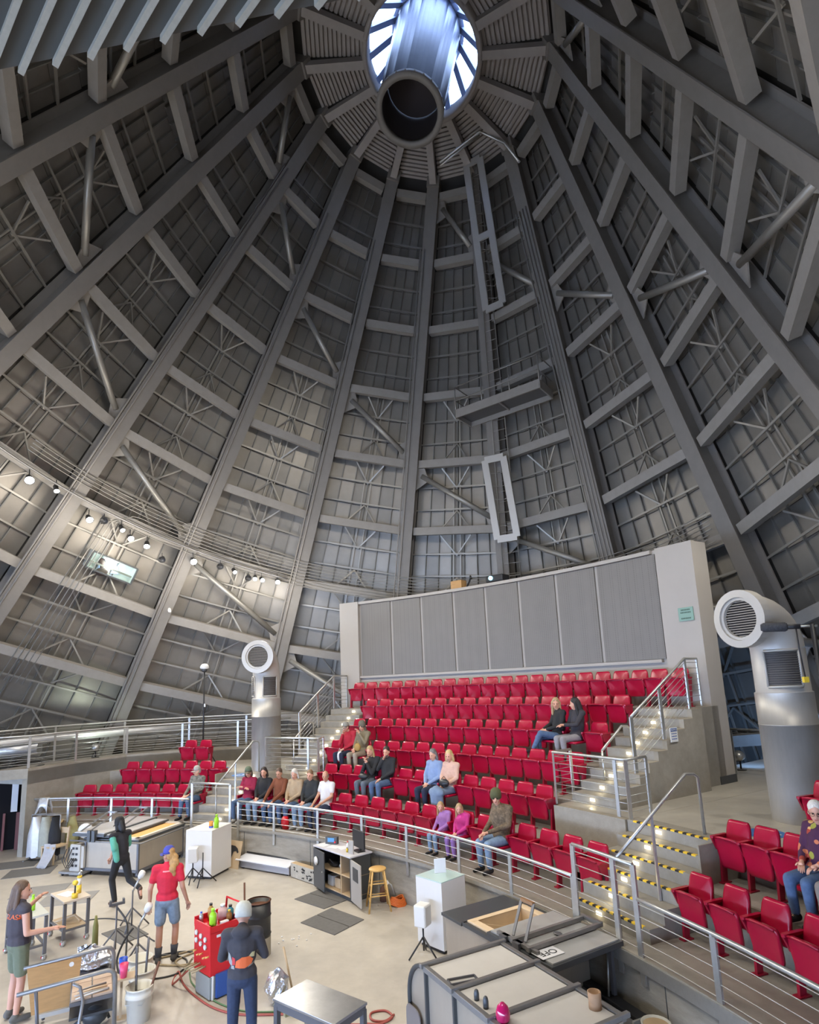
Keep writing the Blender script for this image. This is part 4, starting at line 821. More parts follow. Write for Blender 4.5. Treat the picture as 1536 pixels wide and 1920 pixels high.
for nm,x,w,z in (('sliding_lid',.42,.86,.92),('fixed_lid',1.02,.42,.92)):
    l=obj(nm,MB().box((x,0,z-.03),(w,1.22,.07)),M_dark,t,.006); obj('lid_sheet',MB().box((x,0,z+.012),(w-.07,1.13,.02)),mat('matt grey lid',(.47,.47,.46),.45,.3,var=.05,scale=2),l)
f=MB(); f.bar((.52,-.62,.98),(.52,.68,.98),.05,.05); f.bar((.82,-.62,.98),(.82,.68,.98),.05,.05); f.bar((.18,-.56,.97),(.95,-.56,.97),.05,.04); f.bar((.50,.66,.99),(.84,.66,.99),.05,.05); obj('lid_rails',f,M_frl,t)
f=MB(); f.bar((.36,-.46,.96),(.22,-.16,1.30),.035,.02); f.bar((.60,-.46,.96),(.46,-.16,1.30),.035,.02); h=obj('lid_handle',f,M_frm,t); f=MB(); f.bar((.22,-.16,1.30),(.46,-.16,1.30),.045,.04); obj('wood_grip',f,mat('brown grip',(.28,.15,.07),.6),h)
f=MB(); f.box((.34,-.58,.93),(.12,.1,.12)); f.box((.60,-.58,.93),(.12,.1,.12)); f.ell((.66,.04,.965),(.07,.05,.008),8); obj('hinge_blocks',f,M_frm,t,kind='stuff')
pn=obj('control_panel',MB().box((-1.12,-.40,.44),(.03,.26,.66)),M_pan,t,.004)
for k in range(5): obj('switch',MB().box((-1.14,-.44+(k%2)*.09,.68-.11*k),(.02,.06,.07)),M_black if k%2 else M_pedw,pn)
for x,y,h_ in ((-1.02,-.5,.2),(1.10,-.5,.84),(-1.02,.5,.2),(1.10,.5,.84),(.6,-.5,.2),(.6,.5,.2)): obj('leg',MB().box((x,y,h_/2),(.05,.05,h_)),M_frm,t)
pl=tag(obj('off_sign',MB().box((0,0,.004),(.34,.22,.006)),M_paper,None,0,None,(1.49,7.83,.945),R_(-59.2+180+88)),'white paper sign reading OFF lying upside down on the right kiln lid','sign')
def text(s,size,m,parent,loc,rot,name='lettering',ext=.001,align='CENTER'):
    c=bpy.data.curves.new(name,'FONT'); c.body=s; c.size=size; c.extrude=ext; c.align_x=align; c.align_y='CENTER'; c.materials.append(m)
    o=bpy.data.objects.new(name,c); COL.objects.link(o); o.parent=parent; o.location=loc; o.rotation_euler=rot; return o
M_ink=mat('black ink',(.02,.02,.022),.6)
text('OFF',.145,M_ink,pl,(0,0,.009),(0,0,0))
# -------- long barrel-ended kiln in front
t=thing('barrel_kiln','long low metal kiln with pale board top, strap bars and rounded far end','kiln',(.46,7.62,0),R_(-61.5))
# local x along the length (0 at far end bar, 1.92 near end), y across +-.56
prof=[(1.92,.06),(1.92,1.03),(0,1.03)]+[(-.40*sin(R_(a)),.63+.40*cos(R_(a))) for a in range(10,91,10)]+[(-.40,.06)]
def xprism(mb,prof,y0,y1,mi=0):
    n=len(prof); vs=[(p[0],y0,p[1]) for p in prof]+[(p[0],y1,p[1]) for p in prof]
    return mb.add(vs,[tuple(range(n)),tuple(range(n,2*n))[::-1]]+[(i,n+i,n+(i+1)%n,(i+1)%n) for i in range(n)],mi)
obj('kiln_body',xprism(MB(),prof,-.52,.52),M_stain,t)
for k in range(3): obj('top_board',MB().box((.04+.30+.635*k,0,1.045),(.60,1.0,.03)),M_lidm,t,.004)
for x in (0,.64,1.28,1.92): obj('strap_bar',MB().bar((x,-.60,1.075),(x,.60,1.075),.05,.045),M_frl,t,.006)
for y in (-.54,.54): obj('edge_rail',MB().bar((0,y,1.045),(1.92,y,1.045),.06,.06),M_frl,t,.006)
b=MB(); b.tube([(p[0]*1.03,-.535,p[1]*1.0+.012) for p in prof[2:-1]]+[(-.415,-.535,.06)],.028,6); obj('arch_rim',b,M_dark,t)
for x in (.02,.62,1.24,1.90): obj('side_post',MB().bar((x,-.535,.05),(x,-.535,1.03),.05,.03,Vector((1,0,0))),M_dark,t)
b=MB(); b.tube([(.42,-.18,1.07),(.10,-.46,1.07),(.16,-.52,1.07),(.48,-.24,1.07),(.42,-.18,1.07)],.014,6); 
b=MB(); o_=[(.50,-.20),(.43,-.50),(.54,-.52),(.60,-.22)]
for p_,q_ in zip(o_,o_[1:]+o_[:1]): b.bar((*p_,1.072),(*q_,1.072),.016,.022)
obj('slot_frame',b,M_frm,t)
b=MB(); b.lathe([(0,.015),(.10,.015),(.115,0),(.125,.02),(.115,.04),(.0,.04)],22,(.10,-.62,.36),(0,-1,.05)); obj('peep_disc',b,mat('bronze mirror',(.55,.40,.50),.12,.9),t)
b=MB(); b.prism(rrect(.34,.42,.1),0,.012); b.v=[(x-.28,-.57+z,y+.33) for x,y,z in b.v]; obj('heat_guard',b,mat('guard grey',(.24,.22,.22),.5,.3),t)
def peg(label,loc,r,h,m,cat='tool'):
    b=MB(); b.lathe([(0,0),(r,0),(r*1.05,h*.6),(r*.8,h*.9),(r*.4,h),(0,h)],12); return tag(obj('stopper',b,m,None,0,None,loc),label,cat)
peg('small dark grey peg on the kiln top, next to the strap bar',(.50,6.60,1.06),.026,.10,M_dark); peg('second dark grey peg on the kiln top, nearer than the first',(.575,6.44,1.06),.027,.11,M_dark)
b=MB(); b.lathe([(0,0),(.05,0),(.068,.03),(.07,.08),(.05,.135),(.018,.165),(0,.168)],18); tag(obj('glass_ornament',b,mat('magenta glass',(.50,.01,.10),.06,coat=.6),None,0,None,(.71,6.20,1.06)),'shiny magenta glass ornament on the kiln top','ornament')
b=MB(); b.lathe([(0,0),(.062,0),(.062,.05),(.058,.06),(.062,.07),(.065,.15),(.052,.15),(.048,.02),(0,.02)],16); tag(obj('clay_pot',b,mat('terracotta clay',(.38,.23,.13),.8),None,0,None,(1.63,6.36,1.06)),'small brown clay pot at the far right corner of the kiln top','pot')
# -------- left kiln
t=thing('rolling_kiln','large rolling chest kiln with lifted grey lids and orange brick chamber, left of the stage','kiln',(-7.2,15.75,0),R_(-16.5))
boxo('kiln_body',(0,0,.47),(1.55,1.62,.66),M_stain,t,0,.008)
f=MB()
for x in (-.77,.77):
    for y in (-.81,.81): f.box((x,y,.44),(.05,.05,.80))
f.box((0,-.81,.14),(1.6,.05,.06)); f.box((.78,0,.14),(.05,1.66,.06)); obj('corner_frame',f,M_frm,t)
f=MB(); f.box((0,0,.82),(1.62,1.7,.05)); obj('top_frame',f,M_dark,t)
f=MB(); f.box((.42,-.78,.86),(.72,.10,.05)); f.box((.42,.78,.86),(.72,.10,.05)); f.box((.73,0,.86),(.10,1.66,.05)); obj('chamber_rim',f,mat('pale rim',(.62,.56,.48),.6),t); f=MB(); f.box((.38,0,.85),(.62,1.48,.02)); obj('chamber_floor',f,M_firein,t)
for nm,c,d in (('sliding_lid',(-.62,0,.93),(.95,1.85,.07)),('sliding_lid',(.02,0,.90),(.50,1.75,.05))):
    l=obj(nm,MB().box(c,d),M_dark,t,.006); obj('lid_sheet',MB().box((c[0],0,c[2]+d[2]/2+.008),(d[0]-.06,d[1]-.08,.016)),mat('pale grey lid',(.50,.50,.50),.4,.2),l)
for (x,y) in ((-.72,-.20),(-.25,.35)):
    f=MB(); a=[(x-.25,y-.6,.98),(x,y,1.32),(x+.26,y,1.32),(x+.01,y-.6,.98)]
    for k in range(3): f.bar(a[k],a[k+1],.03,.03)
    obj('lid_handle',f,M_frl,t)
f=MB()
for x in (-.55,-.42): f.box((x,-.93,.92),(.09,.1,.26))
obj('clamp',f,M_dark,t,kind='stuff')
f=MB(); f.tube([(-1.15,-.93,.80),(.95,-.93,.80),(.95,.9,.80)],.02,6); f.bar((.9,.85,.80),(.82,.80,.80),.03,.03); obj('push_rail',f,M_frl,t)
pn=obj('control_panel',MB().box((-.98,-.90,.36),(.30,.05,.70)),M_pan,t,.005)
for k in range(8): obj('switch',MB().box((-1.03+.1*(k%2),-.93,.62-.13*(k//2)),(.055,.02,.05)),M_black,pn)
for x,y in ((-.7,-.75),(.7,-.75),(-.7,.75),(.7,.75)): caster(t,x,y,.12)
# second low cabinet at its left with panel
t=thing('control_cabinet','beige control cabinet on a low trolley beside the rolling kiln','cabinet',(-8.35,15.25,0),R_(-16)); boxo('cabinet_body',(0,.06,.42),(.42,.30,.50),M_pan,t); boxo('trolley_base',(-.05,0,.08),(.7,.42,.05),M_frl,t); obj('meter',MB().box((-.06,-.10,.52),(.16,.02,.20)),M_black,t)
for k in range(3): obj('cable_loop',MB().tube([(-.28+.08*k,-.12,.6),(-.32+.08*k,-.2,.35),(-.2+.05*k,-.2,.18),(-.1+.06*k,-.13,.4)],.012,6),M_hose,t)
for x,y in ((-.33,-.15),(.22,-.15),(-.33,.15),(.22,.15)): caster(t,x,y,.06)
# -------- cabinet with open doors, things on top and inside
t=thing('media_cabinet','dark grey cabinet with both doors open, papers and a monitor on top','cabinet',(-1.67,13.20,0),R_(-49))
W_,D_,H_=1.36,.52,.87
f=MB(); f.box((-W_/2+.015,0,H_/2),(.03,D_,H_-.06)); f.box((W_/2-.015,0,H_/2),(.03,D_,H_-.06)); f.box((0,D_/2-.01,H_/2),(W_,.02,H_-.06)); obj('cabinet_body',f,M_dark,t)
boxo('cabinet_top',(0,0,H_-.015),(W_+.04,D_+.04,.03),mat('pale worktop',(.55,.54,.57),.4),t); boxo('plinth',(0,.02,.04),(W_-.04,D_-.06,.08),M_dark,t); 
for z in (.10,.46): boxo('shelf',(.05,0,z),(W_-.1,D_-.04,.025),M_birch,t)
boxo('divider',(.30,0,.46),(.03,D_-.04,.76),M_birch,t)
d1=obj('door',MB().box((.28,-.012,.44),(.56,.024,.76)),M_dark,t,.003,None,(-W_/2,-D_/2,0),R_(-9)); obj('clock',MB().lathe([(0,.02),(.08,.02),(.085,0),(.085,.03),(0,.03)],18,(.20,-.03,.60),(0,-1,0)),M_pedw,d1); obj('knob',MB().ell((.50,-.04,.44),(.014,.014,.014),8),M_steel,d1)
d2=obj('door',MB().box((-.26,-.012,.44),(.52,.024,.76)),M_white,t,.003,None,(W_/2,-D_/2,0),R_(166)); obj('door_window',MB().box((-.27,.004,.60),(.26,.012,.24)),M_dark,d2)
def on(base,rz,x,y,z): c,s=cos(rz),sin(rz); return (base[0]+c*x-s*y,base[1]+s*x+c*y,z)
CB=((-1.67,13.20),R_(-49))
t=thing('monitor','black flat monitor on the dark grey cabinet, seen from behind','monitor',on(*CB,.48,.10,H_),CB[1]+R_(-8)); boxo('screen',(0,0,.24),(.50,.04,.34),M_black,t); boxo('stand_foot',(0,.0,.01),(.24,.18,.02),M_black,t); boxo('stand_neck',(0,.03,.06),(.06,.03,.1),M_black,t)
t=thing('stereo','small colourful audio player on the left end of the cabinet top','audio player',on(*CB,-.45,.05,H_),CB[1]+.5); boxo('case',(0,0,.075),(.28,.10,.15),M_dark,t); obj('display',MB().box((0,-.053,.09),(.16,.006,.08)),mat('blue display',(.05,.14,.30),.3,emit=(.1,.35,.7),estr=.6),t); obj('dial',MB().cyl((.10,-.05,.05),.02,.02,12,ax=(0,-1,0)),M_redp,t)
for k,(x,y,r) in enumerate(((-.2,-.06,.3),(.02,.02,-.2),(-.5,-.14,.1))): tag(obj('sheet_of_paper',MB().box((0,0,.002),(.26,.20,.003)),M_paper,None,0,None,on(*CB,x,y,H_+.001*k),CB[1]+r),'white sheet of paper on the cabinet top, '+('between player and monitor','nearest the monitor','under the audio player')[k],'paper')
bottle('small white and red bottle on the cabinet top before the monitor',on(*CB,.22,.0,H_),.03,.17,M_whp,M_redp); bottle('small yellow tube on the cabinet top before the monitor',on(*CB,.34,-.1,H_),.022,.09,M_yel,M_black)
tag(obj('leaflet_stand',MB().box((0,0,.13),(.12,.03,.26)),M_white,None,.004,None,on(*CB,.52,-.12,H_),CB[1]+.2),'pale leaflet stand in front of the monitor on the cabinet','stand')
for k,(x,z,m,l) in enumerate(((-.25,.115,M_whp,'white tub on the lower shelf of the open cabinet'),(.02,.115,M_birch,'brown carton on the lower shelf of the open cabinet'))): tag(obj('carton',MB().box((0,0,.10),(.2,.2,.2)),m,None,.01,None,on(*CB,x,-.04,z),CB[1]),l,'box')
b=MB(); b.ell((0,0,.06),(.16,.10,.06),10); b.tube([(-.1,-.08,.06),(0,-.12,.16),(.12,-.06,.06)],.012,6); tag(obj('bag',b,M_black,None,0,None,on(*CB,-.25,-.03,.473),CB[1]),'black bag with straps on the upper shelf of the open cabinet','bag')
b=MB(); b.lathe([(0,0),(.05,0),(.06,.10),(.05,.10),(0,.01)],12); tag(obj('mug',b,M_whp,None,0,None,on(*CB,.08,-.05,.473)),'white mug on the upper shelf of the open cabinet','cup')
# -------- stool
t=thing('bar_stool','tall round wooden stool beside the open cabinet','stool',(-.86,12.2,0),.2)
b=MB(); b.lathe([(0,.70),(.155,.70),(.17,.712),(.17,.728),(.155,.74),(0,.74)],22); obj('seat',b,M_pine,t)
LG=[(sx,sy) for sx in (-1,1) for sy in (-1,1)]
def lp(sx,sy,z): k=.21-.10*z/.7; return Vector((sx*k,sy*k,z))
for sx,sy in LG: obj('leg',MB().tube([lp(sx,sy,0),lp(sx,sy,.70)],.018,8),M_pine,t)
for (a,c,z) in ((0,1,.20),(2,3,.26),(0,2,.28),(1,3,.21),(0,1,.44),(2,3,.50),(0,2,.49),(1,3,.45)): obj('rung',MB().tube([lp(*LG[a],z),lp(*LG[c],z)],.011,6),M_pine,t)
# -------- floor mats, board, bench heater, stencil block, bricks, cord
def fmat(label,P,seam=True):
    t=thing('floor_mat',label,'mat',(P[0][0],P[0][1],0)); P=[Vector((p[0]-P[0][0],p[1]-P[0][1],0)) for p in P]; m0,m1=(P[0]+P[1])/2,(P[3]+P[2])/2; m0,m1=(P[0]+P[3])/2,(P[1]+P[2])/2; g=(P[1]-P[0]).normalized()*0; e=(P[3]-P[0]).normalized()*.01
    for q in ([P[0],P[1],m1-e,m0-e],[m0+e,m1+e,P[2],P[3]]): obj('mat_half',MB().hexa(q,[v+Vector((0,0,.014)) for v in q]),M_rub,t)
fmat('grey rubber floor mat touching the open cabinet',[(-2.62,12.9),(-1.93,12.3),(-1.36,12.9),(-2.12,13.5)]); fmat('grey rubber floor mat nearer the middle of the stage',[(-2.26,11.67),(-1.56,11.07),(-1.10,11.69),(-1.78,12.33)])
t=thing('plywood_board','plywood board with a dark painted animal shape leaning on the stage wall','board',(-4.60,15.28,0),R_(-30)); rt=Matrix.Rotation(R_(-14),3,'X'); obj('board',MB().box((0,.0,.30),(.50,.02,.62),0,0,rt),M_birch,t)
b=MB(); pts=[(-.16,.44),(-.08,.50),(.05,.49),(.14,.44),(.19,.36),(.15,.33),(.10,.38),(.02,.36),(-.02,.22),(-.06,.10),(-.09,.10),(-.07,.24),(-.10,.34),(-.14,.30),(-.17,.22),(-.19,.22),(-.18,.36)]
b.add([Vector((0,0,.30))+rt@Vector((x,-.016,z-.30)) for x,z in pts],[tuple(range(len(pts)))]); obj('painted_shape',b,M_ink,t)
t=thing('bench_light','long low white and silver light box at the foot of the stage wall','light box',(-3.68,14.90,0),R_(-30.5)); boxo('housing',(0,0,.13),(1.62,.24,.20),mat('silver housing',(.42,.43,.47),.35,.5),t); b=MB(); b.hexa([(-.84,-.20,.20),(.84,-.20,.20),(.84,.14,.24),(-.84,.14,.24)],[(-.84,-.20,.22),(.84,-.20,.22),(.84,.14,.27),(-.84,.14,.27)]); obj('white_cover',b,mat('glossy white cover',(.78,.79,.84),.2),t); b=MB(); b.tube([(-.80,.15,.30),(.84,.15,.28)],.02,6); b.tube([(-.78,.16,.02),(-.78,.16,.42)],.012,6); obj('back_rail',b,M_black,t)
for x in (-.7,.7): obj('foot',MB().box((x,0,.015),(.06,.2,.03)),M_black,t)
t=thing('wooden_crate','wooden block with black stencilled marks in front of the silver light box','crate',(-2.60,13.98,0),R_(-44)); obj('crate_body',MB().box((0,.06,.16),(1.06,.14,.30)),M_birch,t,.006); obj('painted_front',MB().box((0,-.014,.16),(1.05,.006,.29)),mat('grey paint worn',(.46,.43,.37),.7,var=.2,scale=9),t)
b=MB(); random.seed(3)
for k in range(26): x=-.1+.5*random.random()+(-.3 if k%5==0 else 0); z=.06+.2*random.random(); b.box((x,-.019,z),(.03+.05*random.random(),.003,.012+.03*random.random()),0,0,Matrix.Rotation(random.random()-.5,3,'Y'))
obj('stencil_marks',b,M_ink,t,kind='stuff')
b=MB(); random.seed(5)
for k in range(7):
    a=k*.5; b.tube([(.17*cos(a+j*PI/5)*(1-.05*k),.11*sin(a+j*PI/5)*(1-.04*k),.02+.02*k+.03*sin(j*1.3+k)) for j in range(11)],.013,6)
tag(obj('extension_cord',b,M_org,None,0,None,(-.50,12.34,0)),'coiled orange extension cord on the floor behind the stool','cord')
t=thing('brick_stack','low stack of reddish bricks against the stage wall, behind the right white pedestal','bricks',(-.22,12.38,0),R_(-52))
M_brk=mat('dull red brick',(.22,.10,.075),.85,var=.2,scale=10)
for r in range(3):
    for c in range(3): obj('brick',MB().box((-.23+.235*c+(.05 if r%2 else 0),0,.06+.105*r),(.225,.12,.095)),M_brk,t,.004)
t=thing('gas_valve','small steel valve and gauge with red bottle on the floor behind the stool','valve',(-.78,12.62,0)); obj('tank',MB().lathe([(0,0),(.08,0),(.08,.22),(.03,.28),(0,.28)],12),M_rust,t); obj('gauge',MB().cyl((.06,-.03,.34),.05,.03,12,ax=(0,-1,.3)),M_pedw,t); b=MB(); b.tube([(0,0,.26),(0,0,.40),(.16,-.05,.30),(.24,-.02,.04)],.014,6); obj('steel_hose',b,M_steel,t)
# vent trench and pusher along the right curb
t=thing('floor_heater','long low grey floor heater with black top along the right stage wall','heater',(2.24,8.14,0),R_(-66)); boxo('front_face',(0,-.06,.13),(1.1,.06,.24),M_frl,t); boxo('black_top',(0,.06,.26),(1.12,.16,.06),M_black,t); boxo('end_bracket',(.56,-.02,.15),(.03,.2,.3),M_steel,t)
b=MB(); b.tube([(0,0,0),(.07,.12,.52)],.014,6); tag(obj('steel_rod',b,M_steel,None,0,None,(2.27,8.15,.29)),'short pale steel rod leaning upright by the floor heater','rod')
t=thing('bucket','cream bucket at the bottom right, in front of the railing','bucket',(2.57,7.42,0)); b=MB(); b.lathe([(0,0),(.12,0),(.155,.36),(.165,.36),(.165,.33),(.15,.33)],18); obj('pail',b,M_bkt,t); b=MB(); b.lathe([(.14,.34),(0,.335)],18,sm=False); obj('cloudy_water',b,M_birch,t)
# -------- speakers on stands
def spk(label,c,hz_,rz,two=True):
    t=thing('speaker_stand',label+' stand','stand',(c[0],c[1],0),rz); obj('pole',MB().tube([(0,0,.10),(0,0,hz_)],.014,8),M_black,t)
    for k in range(3):
        a=k*2*PI/3+.4; obj('leg',MB().tube([(0,0,.30),(.26*cos(a),.26*sin(a),.01)],.013,6),M_black,t)
    s=thing('speaker',label,'speaker',(c[0],c[1],hz_),rz); boxo('speaker_box',(0,0,.16),(.22,.20,.32),M_whp,s,0,.02); obj('speaker_grille',MB().box((0,-.103,.16),(.18,.006,.27)),mat('white mesh grille',(.6,.59,.57),.7),s)
spk('small white loudspeaker between the left pedestal and the rolling kiln',(-5.22,14.30),.42,R_(10)); spk('small white loudspeaker in front of the right glass topped pedestal',(-.02,10.10),.46,R_(60))
t=thing('empty_tripod','bare black tripod standing beside the left white loudspeaker','tripod',(-4.93,14.12,0),.5); obj('pole',MB().tube([(0,0,.12),(0,0,.66)],.013,8),M_black,t)
for k in range(3): a=k*2*PI/3; obj('leg',MB().tube([(0,0,.34),(.30*cos(a),.30*sin(a),.01)],.013,6),M_black,t)
b=MB(); b.tube([(0,0,.0),(0,0,.9)],.05,8); b.tube([(.06,0,.82),(.06,0,.3)],.02,6); tag(obj('rolled_screen',b,M_black,None,0,None,(-5.55,15.55,0)),'thin black rolled stand behind the left white pedestal','stand')
# -------- barrel, broom pole
t=thing('steel_drum','dark steel drum with rusty open lid, behind the person in the grey cap','drum',(-2.72,10.45,0)); R0=.20; b=MB(); b.lathe([(0,.04),(R0,.04),(R0,.30),(R0+.012,.315),(R0,.33),(R0,.58),(R0+.012,.595),(R0,.61),(R0,.80),(R0-.02,.80),(R0-.02,.70),(0,.70)],26); obj('drum_shell',b,mat('worn black drum',(.045,.045,.045),.4,.4,var=.3,scale=4),t); b=MB(); b.lathe([(R0-.015,.80),(R0+.012,.81),(R0-.015,.825)],26); obj('drum_rim',b,M_rust,t); b=MB(); b.lathe([(R0+.003,.0),(R0+.003,.28)],26); obj('pale_lower_skirt',b,mat('tan dusty metal',(.34,.30,.23),.6),t); b=MB(); b.lathe([(0,.74),(R0-.02,.74)],24,sm=False); obj('inner_lid',b,M_rust,t)
b=MB(); b.tube([(0,0,0),(-.01,0,.66)],.018,8); b.box((0,0,.02),(.16,.06,.04)); tag(obj('floor_pole',b,M_rust,None,0,None,(-3.35,11.9,0)),'thin dark upright pole behind the red cart','pole')
b=MB(); random.seed(11)
for k in range(10): b.ell((random.uniform(-.3,.25),random.uniform(-.25,.25),.012),(.016,.014,.012),6)
tag(obj('glass_chips',b,mat('bright chips',(.9,.9,.9),.1),None,0,'stuff',(-2.22,10.92,0)),'scatter of small bright glass chips on the floor by the drum','glass chips')
# -------- red gas cart
t=thing('gas_cart','bright red control cart with round gauges and bottles on its top','cart',(-3.04,9.38,.30),R_(47))
f=MB(); f.hexa([(-.24,-.24,0),(.24,-.24,0),(.24,.24,0),(-.24,.24,0)],[(-.24,-.22,.56),(.24,-.22,.56),(.24,.24,.62),(-.24,.24,.62)]); obj('cart_body',f,M_redp,t,.012)
for c,d in (((0,-.225,.60),(.48,.02,.08)),((-.235,0,.61),(.02,.46,.09)),((.235,0,.61),(.02,.46,.09)),((0,.235,.64),(.48,.02,.10))): obj('tray_lip',MB().box(c,d),M_redp,t)
b=MB(); b.tube([(.23,.18,.62),(.25,.18,.84),(.25,-.20,.84),(.23,-.20,.62)],.016,6); obj('push_handle',b,M_redp,t)
for k in range(6):
    x=-.245; y=.15-.13*(k//2); z=.50-.10*(k%2)-.02*(k//2); g=obj('gauge',MB().cyl((-.24,y,z),.036,.02,14,ax=(-1,0,0)),M_steel,t); obj('gauge_face',MB().cyl((-.261,y,z),.03,.002,14,ax=(-1,0,0)),M_pedw,g)
for k in range(5): obj('valve',MB().cyl((-.24,.16-.09*k,.26-.03*(k%2)),.012,.05,8,ax=(-1,0,0)),M_pine,t)
for k in range(4): obj('hose_nozzle',MB().tube([(-.24,.12-.08*k,.10+.02*(k%2)),(-.42,.18-.08*k,.07)],.012,6),M_tanh,t)
obj('white_sticker',MB().box((-.08,-.232,.50),(.12,.004,.035)),M_paper,t)
GC=((-3.04,9.38),R_(47))
for (x,y,r,h,m,cm,l) in ((-.04,.13,.045,.24,mat('amber spray can',(.42,.22,.05),.35),M_black,'amber spray bottle with black nozzle on the red cart'),(-.16,-.15,.05,.26,M_lime,M_lime,'fat lime green bottle at the front corner of the red cart'),(-.08,-.04,.045,.20,M_whp,M_whp,'white and red squeeze bottle on the red cart'),(.08,.0,.07,.22,mat('pale pink jug',(.72,.48,.46),.4),M_whp,'pale pink jug on the red cart under the handle'),(.10,-.15,.04,.17,mat('brown bottle',(.28,.12,.03),.3),M_yel,'brown bottle at the right of the red cart top'),(.17,-.06,.05,.2,mat('teal bottle',(.05,.25,.32),.35),M_black,'teal bottle against the red cart handle'),(-.17,.17,.03,.15,M_steel,M_bluec,'small clear and blue bottle at the left corner of the red cart')): bottle(l,on(*GC,x,y,.90+.0),r,h,m,cm)
tag(obj('glasses_case',MB().box((0,0,.02),(.12,.06,.04)),M_whp,None,.006,None,on(*GC,.0,-.19,.92),GC[1]),'small white case on the front edge of the red cart','case')
t=thing('blue_box','blue and white striped box under the red cart, standing on its edge','box',(-2.98,9.36,0),R_(47)); boxo('grey_case',(-.04,.02,.15),(.46,.40,.29),mat('grey case',(.28,.29,.27),.5),t); boxo('blue_side',(.02,-.20,.17),(.40,.05,.30),M_blue,t)
for k in range(3): obj('white_edge',MB().box((-.235,-.205+.035*k,.16),(.02,.015,.31)),M_whp,t)
# foil heap, tool box
b=MB(); random.seed(2); b.ell((0,0,.20),(.16,.17,.21),16); b.v=[(x*(1+random.uniform(-.2,.2)),y*(1+random.uniform(-.2,.2)),z*(1+random.uniform(-.08,.08))) for x,y,z in b.v]; b.sm=[False]*len(b.sm); tag(obj('foil_heap',b,M_foil,None,0,None,(-2.06,8.95,0)),'crumpled silver foil wrapped heap right of the person in the grey cap','foil')
t=thing('tool_tray','open wooden tray full of dark tools on the floor by the steel table','tray',(-1.78,8.88,0),R_(36)); 
for c,d in (((0,0,.01),(.52,.42,.02)),((-.25,0,.05),(.02,.42,.08)),((.25,0,.05),(.02,.42,.08)),((0,-.2,.05),(.52,.02,.08)),((0,.2,.05),(.52,.02,.08))): obj('tray_side',MB().box(c,d),mat('pale green wood',(.38,.36,.22),.7),t)
b=MB(); random.seed(8)
for k in range(16): x,y=random.uniform(-.2,.2),random.uniform(-.15,.15); a=random.uniform(0,3); b.tube([(x-.1*cos(a),y-.1*sin(a),.03+.004*k),(x+.1*cos(a),y+.1*sin(a),.04+.004*k)],.012,6)
obj('tools',b,M_frm,t,kind='stuff')
b=MB(); b.tube([(0,0,.0),(-.16,.12,.55)],.016,6); tag(obj('broom_handle',b,M_birch,None,0,None,(-1.90,9.2,0)),'thin pale wooden handle leaning behind the foil heap','handle')
# -------- steel table (marver) bottom centre
t=thing('steel_table','steel topped work table in the bottom centre of the stage','table',(-1.25,7.55,0),R_(-37)); obj('table_top',MB().box((0,0,.655),(1.0,.54,.03)),mat('scuffed steel top',(.40,.40,.40),.3,.85,var=.18,scale=3),t,.004); b=MB(); b.box((0,-.25,.60),(.96,.03,.08)); b.box((0,.25,.60),(.96,.03,.08)); b.box((-.47,0,.60),(.03,.5,.08)); b.box((.47,0,.60),(.03,.5,.08)); obj('apron',b,M_frm,t)
for x in (-.46,.46):
    for y in (-.24,.24): obj('leg',MB().box((x,y,.30),(.06,.06,.60)),M_frm,t,.004)
b=MB(); 
for k in range(6): b.box((0,-.18+.07*k,.22),(.88,.035,.015))
obj('slatted_shelf',b,M_steel,t)
# -------- worktables left
def wtable(label,c,w,d,h,rz,top,shelf=True):
    t=thing('work_table',label,'table',(c[0],c[1],0),rz); boxo('table_top',(0,0,h-.015),(w,d,.035),top,t)
    for x in (-w/2+.03,w/2-.03):
        for y in (-d/2+.03,d/2-.03):
            obj('leg',MB().box((x,y,(h+.1)/2-.02),(.05,.05,h-.15)),M_frm,t,.004); cs=caster(t,x,y,.1,M_steel); obj('red_brake',MB().box((x,y-.03,.05),(.03,.03,.03)),M_redp,cs)
    for (a,b_) in (((-w/2+.03,-d/2+.03),(w/2-.03,-d/2+.03)),((-w/2+.03,d/2-.03),(w/2-.03,d/2-.03)),((-w/2+.03,-d/2+.03),(-w/2+.03,d/2-.03)),((w/2-.03,-d/2+.03),(w/2-.03,d/2-.03))): obj('stretcher',MB().bar((*a,.24),(*b_,.24),.04,.03),M_frm,t)
    if shelf: boxo('shelf',(0,0,.26),(w-.08,d-.08,.02),M_birch,t)
    return t
wtable('tall rolling work table with torches and paper on top, left of the stage',(-6.40,11.46),.76,.44,.72,R_(-43),mat('dusty top',(.55,.47,.38),.6))
wtable('rolling work table with pale top and a lime bottle, beside the long-haired man',(-6.72,10.75),.9,.44,.72,R_(-46),mat('pale table top',(.52,.53,.50),.4),False)
WT=((-6.40,11.46),R_(-43))
tag(obj('sheet_of_paper',MB().box((0,0,.003),(.32,.22,.004)),M_paper,None,0,None,on(*WT,-.05,-.03,.723),WT[1]+.3),'white sheet of paper on the torch table','paper')
t=thing('torch','yellow and clear tall torch bottle on the work table','torch',on(*WT,.05,.12,.723)); obj('base_cup',MB().cyl((0,0,0),.042,.14,14),M_yel,t); obj('clear_tube',MB().cyl((0,0,.14),.035,.12,14),M_whp,t); obj('yellow_collar',MB().cyl((0,0,.26),.042,.03,14),M_yel,t); obj('burner_tip',MB().tube([(0,0,.29),(0,0,.34),(.03,0,.38)],.018,8),M_steel,t)
